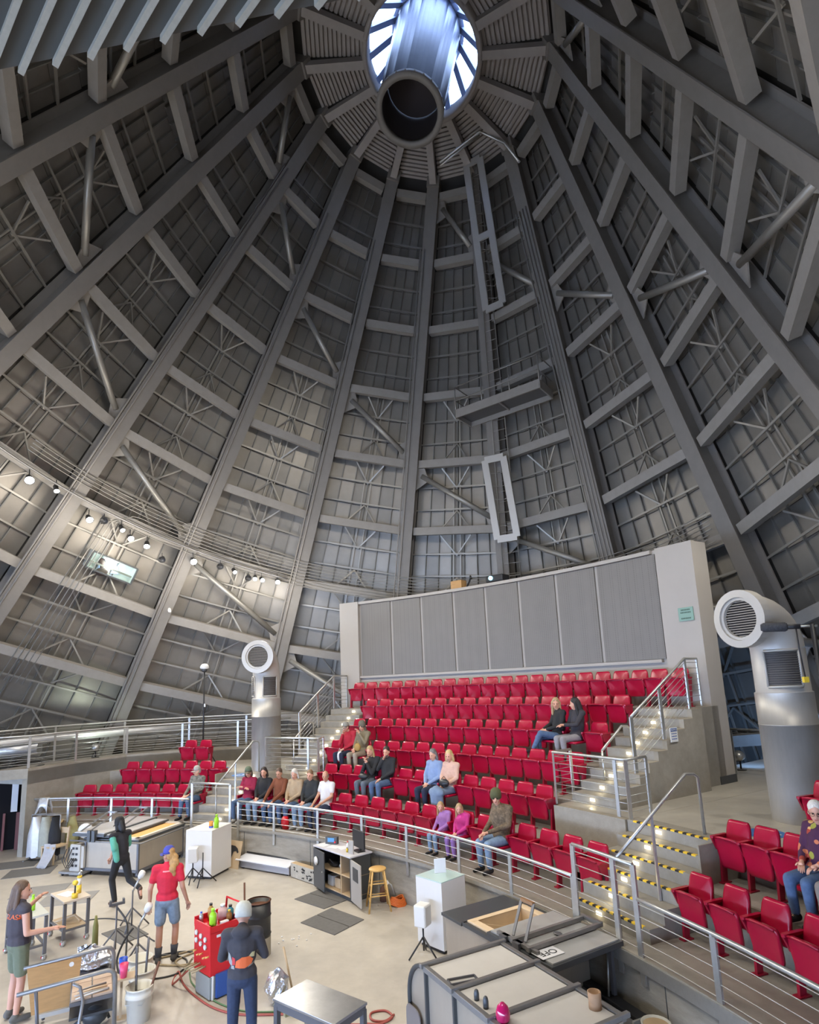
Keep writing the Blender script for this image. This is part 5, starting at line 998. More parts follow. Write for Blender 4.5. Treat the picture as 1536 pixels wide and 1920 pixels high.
t=thing('paddle','yellow knobbed tool standing on the work table corner','tool',on(*WT,.28,-.02,.723)); obj('foot_cup',MB().cyl((0,0,0),.05,.08,14),M_yel,t); obj('stem',MB().tube([(0,0,.08),(0,0,.22)],.013,6),M_black,t); obj('knob',MB().ell((0,0,.25),(.05,.05,.045),12),M_yel,t)
bottle('lime green bottle on the pale table beside the long-haired man',(-6.62,10.72,.72),.04,.25,M_lime)
b=MB(); b.tube([(-.2,-.1,.02),(.1,.0,.10),(.25,-.08,.02)],.02,6); tag(obj('wooden_offcuts',b,M_birch,None,0,None,on(*WT,0,0,.275)),'pale wooden offcuts on the lower shelf of the torch table','wood')
# -------- glassblower's bench at the bottom left
BN=((-4.62,8.50),R_(28)) 
t=thing('blowing_bench','glassblowing bench with plywood side, tube steel rails and a tiled wooden seat, bottom left','bench',(-4.62,8.50,0),BN[1])
for y in (-.36,.44):
    obj('arm_rail',MB().tube([(-.62,y,.70),(.36,y,.74)]+[(.36+.10*sin(R_(a)),y,.64+.10*cos(R_(a))) for a in (30,60,90)]+[(.47,y,.02)],.026,8),M_frl,t); obj('rail_leg',MB().tube([(-.42,y,.70),(-.36,y,.02)],.02,8),M_frm,t)
b=MB(); b.tube([(-.02,-.36,.68),(.06,-.36,.62),(.10,-.36,.45),(.07,-.36,.20),(-.05,-.36,.02)],.02,8); obj('curved_brace',b,M_frl,t)
obj('plywood_side',MB().hexa([(-.50,.40,.12),(.02,.40,.12),(.02,.425,.12),(-.50,.425,.12)],[(-.58,.40,.70),(.06,.40,.70),(.06,.425,.70),(-.58,.425,.70)]),M_ply,t); obj('lower_rail',MB().bar((-.42,.38,.10),(.30,.38,.10),.05,.05),M_pan,t)
obj('white_tag',MB().cyl((-.06,.398,.64),.03,.004,12,ax=(0,-1,0)),M_whp,t)
boxo('seat_frame',(.20,.04,.42),(.50,.74,.05),M_frm,t)
for r in range(3):
    for c in range(2): obj('seat_tile',MB().box((.08+.24*c,-.20+.235*r,.455),(.225,.222,.03)),mat('pink wood tile',(.50,.36,.26),.6,var=.07,scale=8),t,.004)
for k,(y,l,m) in enumerate(((-.24,.40,M_pan),(-.16,.36,M_fire),(-.09,.34,M_frl),(-.29,.38,M_whp))): tag(obj('hand_tool',MB().tube([(-l/2,0,.012),(0,.01,.014),(l/2,0,.012)],[.006,.012,.011],6),m,None,0,None,on(*BN,.20,y,.472),BN[1]+.08*k),('grey jacks lying on the bench seat','cream wooden paddle lying on the bench seat','steel shears lying on the bench seat','white rod lying at the near edge of the bench seat')[k],'tool')
b=MB(); b.box((0,0,.20),(.50,.40,.03)); b.tube([(-.2,-.15,.1),(.15,.1,.2),(.22,.0,.02)],.02,6); b.ell((.05,-.05,.12),(.16,.12,.12),10); tag(obj('tool_heap',b,M_dark,None,0,None,on(*BN,.20,.0,0),BN[1]),'dark heap of tools and pipes under the bench','tools')
b=MB(); random.seed(4); b.ell((0,0,.10),(.30,.18,.14),14); b.v=[(x*(1+random.uniform(-.3,.3)),y*(1+random.uniform(-.3,.3)),z*(1+random.uniform(-.25,.3))) for x,y,z in b.v]; b.sm=[False]*len(b.sm); tag(obj('foil_sheet',b,M_foil,None,0,None,(-4.98,9.55,.30)),'crumpled foil and scrap piled behind the bench','foil')
tag(obj('scrap_stand',MB().box((0,0,.145),(.55,.3,.29)),M_frm,None,.01,None,(-4.98,9.55,0),.3),'low dark stand under the crumpled foil behind the bench','stand')
for (c,m,h,l) in (((-4.06,8.66,.52),M_pink,.17,'pink plastic cup beside the bench'),((-4.12,8.76,.52),M_bluec,.20,'blue plastic cup behind the pink cup')):
    b=MB(); b.lathe([(0,0),(.04,0),(.055,h),(.048,h),(.036,.01),(0,.01)],14); tag(obj('plastic_cup',b,m,None,0,None,c),l,'cup')
boxo_=obj('cup_shelf',MB().box((0,0,.508),(.26,.2,.024)).box((-.03,0,.25),(.03,.03,.49)).box((-.03,0,.01),(.16,.14,.02)),M_birch,None,0,None,(-4.07,8.70,0),.4); tag(boxo_,'small wooden shelf on a post holding the two plastic cups','shelf')
for (c,l) in (((-3.84,8.66),'nearest white bucket with iron bars standing in it'),((-4.02,9.14),'middle white bucket behind the nearest one'),((-4.22,9.52),'farthest white bucket of the three beside the bench')):
    t=thing('bucket',l,'bucket',(*c,0)); b=MB(); b.lathe([(0,0),(.14,0),(.165,.30),(.175,.30),(.175,.325),(.168,.325),(.17,.40),(.178,.40),(.178,.415),(.16,.415),(.13,.03),(0,.03)],20); obj('pail',b,M_bkt,t); b=MB(); b.lathe([(.15,.30),(0,.30)],18,sm=False); obj('water',b,mat('murky water',(.30,.29,.24),.08),t)
    b=MB(); b.tube([(-.17,0,.36),(-.12,-.14,.24),(.1,-.15,.24),(.17,0,.36)],.006,5); obj('wire_handle',b,M_steel,t)
for (p,q,l) in (((-3.90,8.70,.05),(-3.92,8.72,.86),'first iron bar standing in the nearest bucket'),((-3.78,8.62,.05),(-3.62,8.74,.66),'rusty flat bar leaning out of the nearest bucket'),((-4.0,9.16,.05),(-3.97,9.2,.80),'pale stick standing in the middle bucket')):
    b=MB(); o=Vector(p); b.tube([(0,0,0),Vector(q)-o],.016,6); tag(obj('iron_bar',b,M_frm if 'rusty' not in l else M_rust,None,0,None,p),l,'bar')
t=thing('paddle_tub','olive tall bundle of wet newspaper pads behind the bench','bundle',(-5.15,9.98,0)); obj('tub',MB().cyl((0,0,0),.09,.3,12),M_whp,t); obj('olive_bundle',MB().lathe([(0,.25),(.05,.25),(.04,.7),(.015,.85),(0,.85)],10),mat('olive paddles',(.20,.19,.06),.8),t)
# -------- yoke stands, torch stand, hoses
def yoke(label,c,h,rz,head='roller'):
    t=thing('yoke_stand',label,'stand',(c[0],c[1],0),rz); obj('pole',MB().tube([(0,0,.05),(0,0,h)],.014,8),M_frm,t)
    for k in range(3): a=k*2*PI/3+.3; obj('leg',MB().tube([(0,0,.36),(.30*cos(a),.30*sin(a),.012)],.014,6),M_frm,t)
    if head=='roller': hd=obj('yoke_head',MB().box((0,0,h+.02),(.24,.05,.04)).box((-.1,0,h+.06),(.03,.07,.06)).box((.1,0,h+.06),(.03,.07,.06)),M_frm,t)
    else:
        hd=obj('torch_pipe',MB().tube([(0,0,h-.03),(.05,-.02,h+.08),(.12,-.05,h+.22)],[.014,.018,.026],8),M_steel,t); obj('torch_cup',MB().lathe([(.02,0),(.05,.03),(.058,.1),(.05,.14),(0,.15)],14,(.11,-.045,h+.20),(.45,-.2,.85)),M_whp,hd)
    return t
yoke('black yoke stand with wooden roller head in the middle of the hoses',(-5.20,10.75),.74,.6); yoke('tripod torch stand with a white burner, behind the yoke stand',(-5.40,11.75),.66,.3,'torch'); yoke('torch stand with white burner held near the man in red',(-4.55,10.15),.62,.2,'torch')
def hose(label,pts,r,m,cat='hose'):
    o=Vector((*pts[0][:2],0)); P=[Vector((p[0],p[1],(p[2] if len(p)>2 else r)))-o for p in pts]; Q=[]
    for i in range(len(P)-1):
        p0,p1,p2,p3=P[max(i-1,0)],P[i],P[i+1],P[min(i+2,len(P)-1)]
        for k in range(6): t=k/6; Q.append(.5*((2*p1)+(p2-p0)*t+(2*p0-5*p1+4*p2-p3)*t*t+(3*p1-p0-3*p2+p3)*t*t*t))
    Q.append(P[-1]); b=MB(); b.tube(Q,r,6); return tag(obj('hose',b,m,None,0,None,o),label,cat)
hose('red hose sweeping round the red cart and past the person in the grey cap',[(-3.40,9.20,.34),(-3.75,9.55),(-3.82,9.95),(-3.62,9.6),(-3.35,9.26),(-2.92,8.86),(-2.50,8.66),(-2.0,8.62),(-1.6,8.6),(-1.2,8.36),(-.85,8.30)],.014,M_hoser)
hose('green hose lying beside the red one by the cart',[(-3.42,9.30,.36),(-3.70,9.7),(-3.70,10.05),(-3.5,9.62),(-3.25,9.32),(-2.86,8.96),(-2.45,8.74),(-2.0,8.69),(-1.62,8.66)],.011,M_hoseg)
hose('coil of red and green hose at the right of the steel table',[(-.86,8.34),(-.62,8.30),(-.46,8.44),(-.56,8.6),(-.74,8.56),(-.72,8.4),(-.55,8.36),(-.44,8.5)],.014,M_hoser)
hose('black cable looping across the stage floor behind the torch table',[(-7.1,11.6),(-6.4,12.25),(-5.7,12.1),(-5.1,11.5),(-4.7,11.12)],.010,M_hose); hose('black cable loop around the feet of the man in red',[(-4.7,10.4),(-4.3,10.55),(-3.85,10.35),(-3.8,9.9),(-4.2,9.75),(-4.55,10.0),(-4.4,10.5),(-4.0,10.65),(-3.6,10.5)],.013,M_hose)
hose('tan hose bundle from the red cart to the torch stands',[(-3.42,9.45,.40),(-3.7,9.9,.1),(-4.0,10.3),(-3.75,10.62),(-3.5,10.35),(-3.85,10.15),(-4.45,10.25)],.016,M_tanh); hose('second tan hose tangled beside the red cart',[(-3.38,9.55,.38),(-3.6,10.1,.05),(-3.4,10.55),(-3.7,10.75),(-4.1,10.55),(-4.5,10.35)],.014,M_tanh)
hose('dark hose hanging from the yoke stand down to the floor',[(-5.18,10.73,.70),(-4.95,10.6,.5),(-4.85,10.4,.2),(-4.75,10.2),(-4.5,9.95)],.016,M_hose); hose('black hose rising to the torch stand near the man in red, with a red sleeve',[(-4.62,10.12,.60),(-4.72,10.05,.45),(-4.78,9.95,.2),(-4.6,9.8),(-4.3,9.85)],.016,M_hose)
hose('olive hose coil behind the bench',[(-5.3,10.2),(-5.0,10.35),(-4.75,10.2),(-4.85,9.95),(-5.15,9.95),(-5.25,10.15),(-5.05,10.3)],.014,M_tanh)
tag(obj('foot_pedal',MB().box((0,0,.03),(.20,.12,.05)).box((.02,0,.07),(.12,.1,.03)),M_steel,None,.006,None,(-5.0,9.98,.0),.5),'small steel foot pedal on the floor behind the bench','pedal')
fmat('dark rubber mat on the floor behind the torch table',[(-5.85,11.55),(-5.25,11.05),(-4.95,11.45),(-5.5,11.95)])
# tiles at the far left
for k,(c,rz,l) in enumerate((((-9.75,15.6),.3,'dark floor grate by the coat rack'),((-8.55,14.1),.25,'grey steel floor plate left of the torch table'),((-7.6,13.5),.2,'second grey floor plate, nearer the torch table'),((-10.6,16.3),.3,'dark floor plate at the doorway'))): tag(obj('floor_plate',MB().box((0,0,.004),(1.05,.75,.008)),M_rub if k%3==0 else mat('grey floor plate',(.27,.26,.25),.6,var=.1,scale=4),None,0,None,(*c,0),rz),l,'floor plate')
# -------- coat rack with silver coats, chair with cloth
def coat(mb,x,y,z0,z1,w,d,seed):
    random.seed(seed); n=10; rings=[]; N=18
    for i in range(n):
        f=i/(n-1); z=z1+(z0-z1)*f; ww=w*(.35+.65*min(1,f*2.2)); rings.append([(x+ww*cos(2*PI*k/N)*(1+.14*sin(k*3+seed)*f),y+d*sin(2*PI*k/N)*(1+.25*sin(k*4+seed)*f),z+.03*sin(k*2+seed)*f) for k in range(N)])
    v=[p for r in rings for p in r]; mb.add(v,[(i*N+k,i*N+(k+1)%N,(i+1)*N+(k+1)%N,(i+1)*N+k) for i in range(n-1) for k in range(N)],0,True); return mb
t=thing('coat_rack','steel coat rack against the left wall','rack',(-10.05,16.62,0),R_(-12)); b=MB(); b.tube([(-.45,0,.01),(-.45,0,1.15),(.45,0,1.15),(.45,0,.01)],.018,8); obj('rack_frame',b,M_frl,t); b=MB(); b.bar((-.45,-.2,.02),(-.45,.2,.02),.04,.03); b.bar((.45,-.2,.02),(.45,.2,.02),.04,.03); obj('rack_feet',b,M_frl,t)
RK=((-10.05,16.62),R_(-12))
for (x,z0,m,l,w,sd) in ((-.28,.10,M_silcl,'silver protective coat hanging at the left end of the rack',.22,1),(.02,.15,mat('grey green coat',(.33,.33,.27),.7,var=.15,scale=6),'pale grey coat hanging in the middle of the rack',.20,5),(.32,.16,BLK,'black coat hanging at the right end of the rack',.17,9)):
    tag(obj('hanging_coat',coat(MB(),0,0,z0,1.12,w,.12,sd),m,None,0,None,on(*RK,x,-.02,0),RK[1]),l,'coat')
tag(obj('hung_apron',coat(MB(),0,0,.25,1.02,.17,.09,4),mat('yellow green apron',(.40,.37,.17),.8,var=.15,scale=6),None,0,None,(-9.55,17.0,0)),'yellowish apron hanging on the wall right of the coat rack','apron')
t=thing('wooden_chair','pale wooden chair half hidden under a grey cloth, by the left wall','chair',(-9.62,16.35,0),R_(-20)); boxo('seat',(0,0,.42),(.46,.44,.04),M_pine if 0 else M_birch,t)
for x in (-.2,.2):
    for y in (-.19,.19): obj('leg',MB().box((x,y,.20),(.04,.04,.40)),M_birch,t)
for x in (-.2,.2): obj('back_post',MB().bar((x,.2,.42),(x,.25,.86),.04,.04),M_birch,t)
obj('back_slat',MB().box((0,.235,.76),(.4,.02,.14)),M_birch,t)
b=MB(); N=9; vs=[]
for i in range(N):
    f=i/(N-1)
    for k in range(7): u=k/6-.5; vs.append((.05+u*.40*(1-.25*f)+.10*f,-.20-.30*f*f-.04*sin(k*2),.49*(1-f)**.9+.02+.03*sin(k*2.2)*f))
b.add(vs,[(i*7+k,i*7+k+1,(i+1)*7+k+1,(i+1)*7+k) for i in range(N-1) for k in range(6)],0,True); c=obj('grey_cloth',b,cloth('grey cotton cloth',(.40,.40,.42)),None,0,None,(-9.62,16.35,0),R_(-20)); so=c.modifiers.new('th','SOLIDIFY'); so.thickness=.012; tag(c,'grey cloth draped from the chair seat to the floor','cloth')
def drape(label,loc,rz,m,w,h,seed):
    random.seed(seed); b=MB(); n=7; vs=[]
    for i in range(n):
        f=i/(n-1)*2-1
        for k in range(6): u=k/5-.5; vs.append((u*w*(1+.15*sin(i+seed)),.10*f+.03*sin(k*2+i),-h*abs(f)**1.3*(.8+.3*sin(k+seed))+.012))
    b.add(vs,[(i*6+k,i*6+k+1,(i+1)*6+k+1,(i+1)*6+k) for i in range(n-1) for k in range(5)],0,True); o=obj('draped_cloth',b,m,None,0,None,loc,rz); s=o.modifiers.new('th','SOLIDIFY'); s.thickness=.015; return tag(o,label,'cloth')
drape('white silver cloth hung over the rail above the coat rack',tuple(PO(15.57,85.6,Z0+.66)),R_(-5),M_silcl,.34,.42,2); drape('pale yellow leather gloves hung on the low edge right of the coat rack',tuple(PO(15.6,84.2,Z0+.08)),R_(-5),mat('tan leather',(.56,.40,.20),.8),.40,.22,6)
drape('pinkish leather glove below the yellow gloves',tuple(PO(15.58,83.9,Z0-.06)),R_(-5),mat('pink leather',(.52,.34,.22),.8),.16,.14,3)
t=thing('floor_fan','white round fan standing between the coat rack and rolling kiln','fan',(-9.05,16.75,0)); obj('stand',MB().tube([(0,0,0),(0,0,.5)],.02,8).cyl((0,0,0),.15,.02,14),M_whp,t); obj('fan_head',MB().lathe([(0,-.05),(.16,-.04),(.19,0),(.16,.04),(0,.05)],18,(0,0,.68),(.4,-1,0)),M_whp,t)
# ================================================================ UP IN THE CONE
# canopy soffit with ribs, upper left
M_can=mat('canopy sheet',(.075,.078,.075),.55,.2); M_canr=mat('canopy rib',(.40,.39,.33),.6,var=.1,scale=12)
t=thing('metal_canopy','dark sheet metal canopy with pale parallel ribs, hanging at the upper left','canopy',(-2.2,2.6,10.0)); 
b=MB(); b.hexa([(-2.9,-3.0,.06),(3.2,-3.0,.06),(2.4,1.42,.06),(-2.9,2.15,.06)],[(-2.9,-3.0,.12),(3.2,-3.0,.12),(2.4,1.42,.12),(-2.9,2.15,.12)]); obj('soffit',b,M_can,t)
for k in range(15):
    x=-2.3+.355*k; ye=1.93-.155*(x+1.23); L_=min(2.2,(3.0-x)/.75) if x>1.3 else 2.2; obj('canopy_rib',MB().bar((x,ye+.02,.03),(x+.75*L_,ye-.66*L_,.03),.05,.07),M_canr,t)
for x,y in ((-1.3,1.2),(1.6,.9),(-1.3,-2),(1.6,-2)): obj('hanger_rod',MB().tube([(x,y,.12),(x,y,3.0)],.015,6),M_rib,t)
# ladder with cages beside rib 1
t=thing('cage_ladder','long steel ladder with flat framed safety cages climbing the back of the cone','ladder',CP(22.6,1.1,.0))
LO=CP(22.6,1.1,0)
def LP(t_,i_,off): return CP(t_,i_,off)-LO
def cageframe(ta,tb,ia0,ia1,ib0,ib1,mid=None,off=.45):
    f=MB(); c=[LP(ta,ia0,off),LP(ta,ia1,off),LP(tb,ib1,off),LP(tb,ib0,off)]; n=cnor(1.1)
    for k in range(4): f.bar(c[k],c[(k+1)%4],.26,.06,n)
    if mid:
        for m in mid: f.bar(c[0]+(c[3]-c[0])*m,c[1]+(c[2]-c[1])*m,.26,.06,n)
    o=obj('cage_frame',f,mat('pale galvanised frame',(.46,.45,.43),.45,.4),t); nr=int((tb-ta)/.42)
    for k in range(1,nr): obj('cage_hoop',MB().tube([c[0]+(c[3]-c[0])*k/nr,(c[0]+(c[3]-c[0])*k/nr+c[1]+(c[2]-c[1])*k/nr)/2-n*.35,c[1]+(c[2]-c[1])*k/nr],.014,5),M_girt,o)
cageframe(9.5,14.85,.96,1.36,1.12,1.42,[.52]); cageframe(20.0,22.75,.93,1.16,1.01,1.22)
for s in (1.03,1.20): obj('ladder_stringer',MB().tube([LP(9.6,s,.15),LP(26.5,s-.02,.15)],.022,6),M_girt,t)
for k in range(48): tt=9.8+16.6*k/47; obj('rung',MB().tube([LP(tt,1.03,.15),LP(tt,1.20,.15)],.012,5,cap=False),M_girt,t)
# catwalk platform
t=thing('catwalk_platform','small steel service platform with railing high on the back of the cone','platform',CP(18.4,1.35,.5)); PL=CP(18.4,1.35,.5)
A_,B_=CP(18.5,.74,.10)-PL,CP(18.1,1.84,.10)-PL; n=cnor(1.3); n.z=0; n.normalize(); A2,B2=A_+n*1.05,B_+n*1.05; zz=Vector((0,0,.06)); A_.z=B_.z=A2.z=B2.z=0.0
obj('platform_deck',MB().hexa([A_,B_,B2,A2],[v+zz for v in (A_,B_,B2,A2)]),mat('dark grating',(.10,.095,.09),.7),t)
f=MB()
for p_,q_ in ((A2,B2),(B2,B_),(A_,B_),(A2,A_)): f.bar(p_-Vector((0,0,.02)),q_-Vector((0,0,.02)),.05,.32,Vector((0,0,1)))
f.bar((A2+B2)/2,(A_+B_)/2,.05,.12); obj('fascia',f,M_rib2,t)
for k in range(4): p_=A2+(B2-A2)*k/3; obj('post',MB().tube([p_,p_+Vector((0,0,1.05))],.022,6),M_girt,t)
for z in (.5,1.05): obj('rail',MB().tube([A_+Vector((0,0,z)),A2+Vector((0,0,z)),B2+Vector((0,0,z)),B_+Vector((0,0,z))],.022,6),M_girt,t)
# exhaust arm by the oculus
b=MB(); P0,P1,P2,P3=CP(9.9,.45,1.6),CP(9.2,1.75,1.1),CP(9.7,2.1,.4),CP(10.6,2.25,.2); b.tube([Vector((0,0,0)),P1-P0,P2-P0,P3-P0],.05,8); b.tube([(0,0,-.14),P1-P0+Vector((0,0,-.14))],.035,6); tag(obj('bent_pipe',b,M_steel,None,0,None,P0),'bright bent pipe running under the cap beside the ladder top','pipe')
# lighting pipe and conduits round the cone
b=MB(); b.tube([CP(24.72,-4.2+.1*k,.25) for k in range(32)],.035,6,cap=True); o=tag(obj('lighting_pipe',b,M_frl),'thin steel lighting pipe carrying the spotlights round the left wall','pipe')
for r in range(9):
    tt=24.0+.11*r; c=[]
    if r>3: i0=-2.75+.035*(8-r); c+=[CP(30.5,i0-.05,.08),CP(25.0,i0,.08),CP(tt+.25,i0+.01,.08),CP(tt+.05,i0+.06,.08)]
    else: i0=-3.6
    c+=[CP(tt,i0+.12+.1*k,.08) for k in range(int((2.9-i0)/.1))]
    b=MB(); b.tube(c,.016,5)
    if r==0: CT=obj('conduit_run',b,M_girt,None,0,'structure')  # first conduit of the run, parent of the others
    else: obj('conduit',b,M_girt,CT)
# unlit black fixtures on the lighting pipe
for k,(tt,ii) in enumerate(((24.95,-1.72),(25.05,-1.45),(25.0,-2.75),(25.4,-2.2))):
    t=thing('unlit_fixture',('black unlit fixture with large round mouth on the lighting pipe','small black unlit fixture between the tiny spotlight and the pair','black unlit fixture behind the lamp over the booth window','small black unlit fixture below the close three lamps')[k],'lamp',CP(tt,ii,.3)); d=Vector((.2,-.8,-.55)); obj('lamp_housing',MB().lathe([(0,-.2),(.07,-.2),(.10,-.05),(.13,0),(.11,0),(.10,-.03),(0,-.05)],12,(0,0,0),d),M_black,t); obj('yoke',MB().bar((0,0,0),(0,0,.25),.03,.012),M_black,t)
# control booth window
bw=MB(); c=[CP(26.0,-2.66,-.22),CP(26.0,-2.31,-.22),CP(26.55,-2.31,-.22),CP(26.55,-2.66,-.22)]; n=cnor(-2.5)
win=MB()
for k in range(4): win.bar(c[k],c[(k+1)%4],.05,.08,n)
W1=struct('window_1',win,M_dark)
obj('pane',MB().hexa([p+n*.01 for p in c],[p+n*.02 for p in c]),M_pane,W1)
g=[p-n*.47 for p in c]; room=MB()
for k in range(4): room.add([c[k],c[(k+1)%4],g[(k+1)%4],g[k]],[(0,1,2,3)])
obj('booth_lining',room,mat('booth wall',(.50,.54,.52),.7),W1); obj('booth_back',MB().add(g,[(0,1,2,3)]),mat('booth back',(.58,.63,.61),.7),W1)
ce=sum(c,Vector())/4
ld=bpy.data.lights.new('booth lamp','POINT'); ld.energy=30; ld.color=(.92,1,.97); ld.shadow_soft_size=.1; lo=bpy.data.objects.new('booth_lamp',ld); COL.objects.link(lo); lo.location=ce-n*.12+Vector((0,0,.12))
scp=c[3]*.45+c[2]*.55; t=tag(obj('screen',MB().box((0,0,0),(.62,.03,.34)),mat('lit booth screen',(.3,.4,.8),.4,emit=(.45,.6,1.),estr=1.6),None,0,None,scp-n*.34+Vector((0,0,.22)),R_(40)),'glowing blue-white screen behind the booth window','screen')
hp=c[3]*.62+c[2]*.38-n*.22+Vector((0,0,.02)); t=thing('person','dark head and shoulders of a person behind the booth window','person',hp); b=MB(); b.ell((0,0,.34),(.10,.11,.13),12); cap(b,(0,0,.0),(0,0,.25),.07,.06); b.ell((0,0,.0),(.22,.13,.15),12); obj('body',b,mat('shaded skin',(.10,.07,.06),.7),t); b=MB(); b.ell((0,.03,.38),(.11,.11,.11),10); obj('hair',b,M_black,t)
# cameras on the left ribs
for (tt,ii,l) in ((26.9,-1.98,'small white camera on the rib right of the booth window'),(29.2,-3.2,'small white camera on the rib at the far left edge')):
    t=thing('camera',l,'camera',CP(tt,ii,.30)); obj('camera_body',MB().lathe([(0,-.12),(.05,-.12),(.06,.0),(.05,.1),(0,.1)],12,(0,0,0),(.3,-.6,-.6)),M_whp,t); obj('lens',MB().cyl((0,0,0),.035,.02,10,ax=(.3,-.6,-.6)),M_black,t); obj('bracket',MB().bar((0,0,0),(-.05,.15,.05),.03,.03),M_steel,t)
# ================================================================ ON AND BY THE BACK WALL
PW=PO(21.5,48.0,ZWT); t=thing('projector','black projector with lit lens on top of the back wall','projector',PW,R_(48-90)); boxo('projector_body',(0,0,.14),(.62,.4,.2),M_black,t,0,.03); obj('lens',MB().lathe([(0,.03),(.05,.03),(.065,.0),(.065,.05),(0,.05)],14,(-.10,-.2,.15),(0,-1,0)),mat('lit projector lens',(.2,.4,.5),.2,emit=(.35,.75,.9),estr=3),t)
for x in (-.22,.22): obj('foot',MB().cyl((x,0,0),.03,.045,8),M_black,t)
PW=PO(21.5,51.5,ZWT); t=thing('wooden_box','small brown wooden box and bent lamp on top of the back wall','box',PW,R_(50-90)); obj('box_body',MB().box((-.15,0,.14),(.42,.3,.28)),M_ply,t,.01); obj('lamp_arm',MB().tube([(.15,0,.02),(.28,0,.22),(.36,-.05,.36),(.42,-.1,.26)],.03,8),M_black,t)
def onwall(a,r,z): return PO(r,a,z)
t=thing('green_sign','small pale green sign with dark lettering on the white end of the back wall','sign',PO(21.17,32.55,5.5),R_(32.55-90)); obj('sign_plate',MB().box((0,-.012,0),(.36,.016,.30)),mat('pale green plastic',(.22,.36,.30),.5),t,.003)
for k,(s_,z) in enumerate((('MUSEUM',.09),('OF GLASS',.03),('HOT SHOP',-.09))): pass
for z,w in ((.095,.22),(.035,.25),(-.095,.24)):
    b=MB()
    for k in range(7): b.box((-w/2+w*(k+.5)/7,-.021,z),(w/7*.72,.002,.032))
    obj('illegible_lettering',b,mat('dark green ink',(.05,.10,.075),.6),t,kind='stuff')
t=thing('notice_sign','white notice with blue heading on the concrete stair flank','sign',PO(19.45,31.04,3.05),R_(31.0)); obj('notice_plate',MB().box((0,-.014,0),(.22,.012,.27)),M_whp,t); obj('blue_heading',MB().box((0,-.021,.09),(.19,.003,.06)),M_blue,t); text('NOTICE',.048,M_whp,t,(0,-.024,.09),(PI/2,0,0))
for z in (.02,-.03,-.08):
    b=MB()
    for k in range(4): b.box((-.06+.04*k,-.021,z),(.028,.002,.018))
    obj('illegible_lettering',b,M_blue,t,kind='stuff')
t=thing('light_switch','small metal switch plate on the white wall end','switch',PO(21.17,32.2,3.3),R_(32.2-90)); obj('plate',MB().box((0,-.01,0),(.08,.012,.12)),M_steel,t); obj('toggle',MB().box((0,-.02,0),(.02,.012,.03)),M_whp,t)
# wheelchair floor discs
for (p,l) in (((4.98,9.05),'blue wheelchair disc on the platform floor, behind the second right row'),((5.36,8.50),'blue wheelchair disc on the platform floor, partly hidden by the seated woman'),((-4.95,17.2),'blue wheelchair disc on the platform floor by the left duct column'),((-6.1,18.8),'blue wheelchair disc on the platform floor by the two left seats')):
    t=thing('floor_sign',l,'floor sign',(*p,ZP),R_(-10)); obj('disc',MB().cyl((0,0,0),.28,.004,28),mat('sign blue',(.03,.14,.40),.5),t)
    b=MB(); w=.004; 
    def st(q,c,wd=.04): 
        for u,v in zip(q,q[1:]): b.bar((*u,w+.001),(*v,w+.001),wd,.003)
    st([(.02,.17),(0,.03),(.10,.03),(.15,-.10),(.19,-.10)],0); st([(.0,.10),(.08,.10)],0); st([(-.03+.11*cos(R_(a)),-.06+.11*sin(R_(a))) for a in range(110,361,25)],0,.035); b.cyl((.02,.20,w),.035,.003,12); obj('wheelchair_symbol',b,M_whp,t,kind='stuff')
# black tripod stand with white dome head
t=thing('dome_stand','tall thin black tripod stand with white dome camera head, left','stand',(-7.05,20.0,ZP)); H_s=3.10; obj('pole',MB().tube([(0,0,.1),(0,0,H_s)],[.03,.022],8),M_black,t)
for k in range(3): a=k*2*PI/3+.3; obj('leg',MB().tube([(0,0,.75),(.42*cos(a),.42*sin(a),.01)],.016,6),M_black,t)
obj('dome_head',MB().lathe([(0,.14),(.08,.13),(.13,.08),(.15,0),(.13,-.03),(.06,-.06),(0,-.06)],16,(0,0,H_s+.04)),M_whp,t); obj('dome_lens',MB().ell((0,-.02,H_s-.03),(.10,.10,.08),12),M_dark,t); obj('clip',MB().box((.03,0,1.9),(.05,.04,.10)),M_whp,t)
# microphone boom stand at the right edge
MS=Vector((5.74,8.44,ZP)); t=thing('microphone_stand','black boom stand with furry shotgun microphone in front of the right duct','microphone',MS); obj('pole',MB().tube([(0,0,.02),(0,0,2.95)],.032,8),M_black,t); obj('base',MB().cyl((0,0,0),.22,.03,16),M_black,t)
aR=(Vector((5.02,8.6,0))-Vector((6.0,8.62,0))); d=Vector((-.52,.33,.03)).normalized(); obj('boom',MB().tube([Vector((0,0,2.92))-d*.06,Vector((0,0,2.92))+d*.32],.018,8),M_steel,t); z0=Vector((0,0,2.92)); m_=obj('microphone_body',MB().tube([z0+d*.14,z0+d*.40],.038,10),M_black,t); obj('windshield',MB().tube([z0+d*.30,z0+d*.33,z0+d*.60,z0+d*.64],[.05,.068,.068,.045],12),mat('grey fur',(.05,.05,.055),.95,var=.4,scale=40),m_)
b=MB(); b.tube([z0+d*.20,z0+d*.20+Vector((0,0,-.30)),z0+d*.18+Vector((0,0,-.72))],.010,6); cb=obj('cable',b,M_black,t); obj('yellow_plug',MB().box(z0+d*.18+Vector((0,0,-.76)),(.07,.05,.08)),M_yel,cb)
# rail and steel behind the white wall
p=[PO(22.6,27.5,ZP),PO(22.6,30.0,ZP),PO(22.6,33,ZP)]; railing('low blue-lit steel railing in the gap behind the white wall',p,[0,1,2],1.0,2)
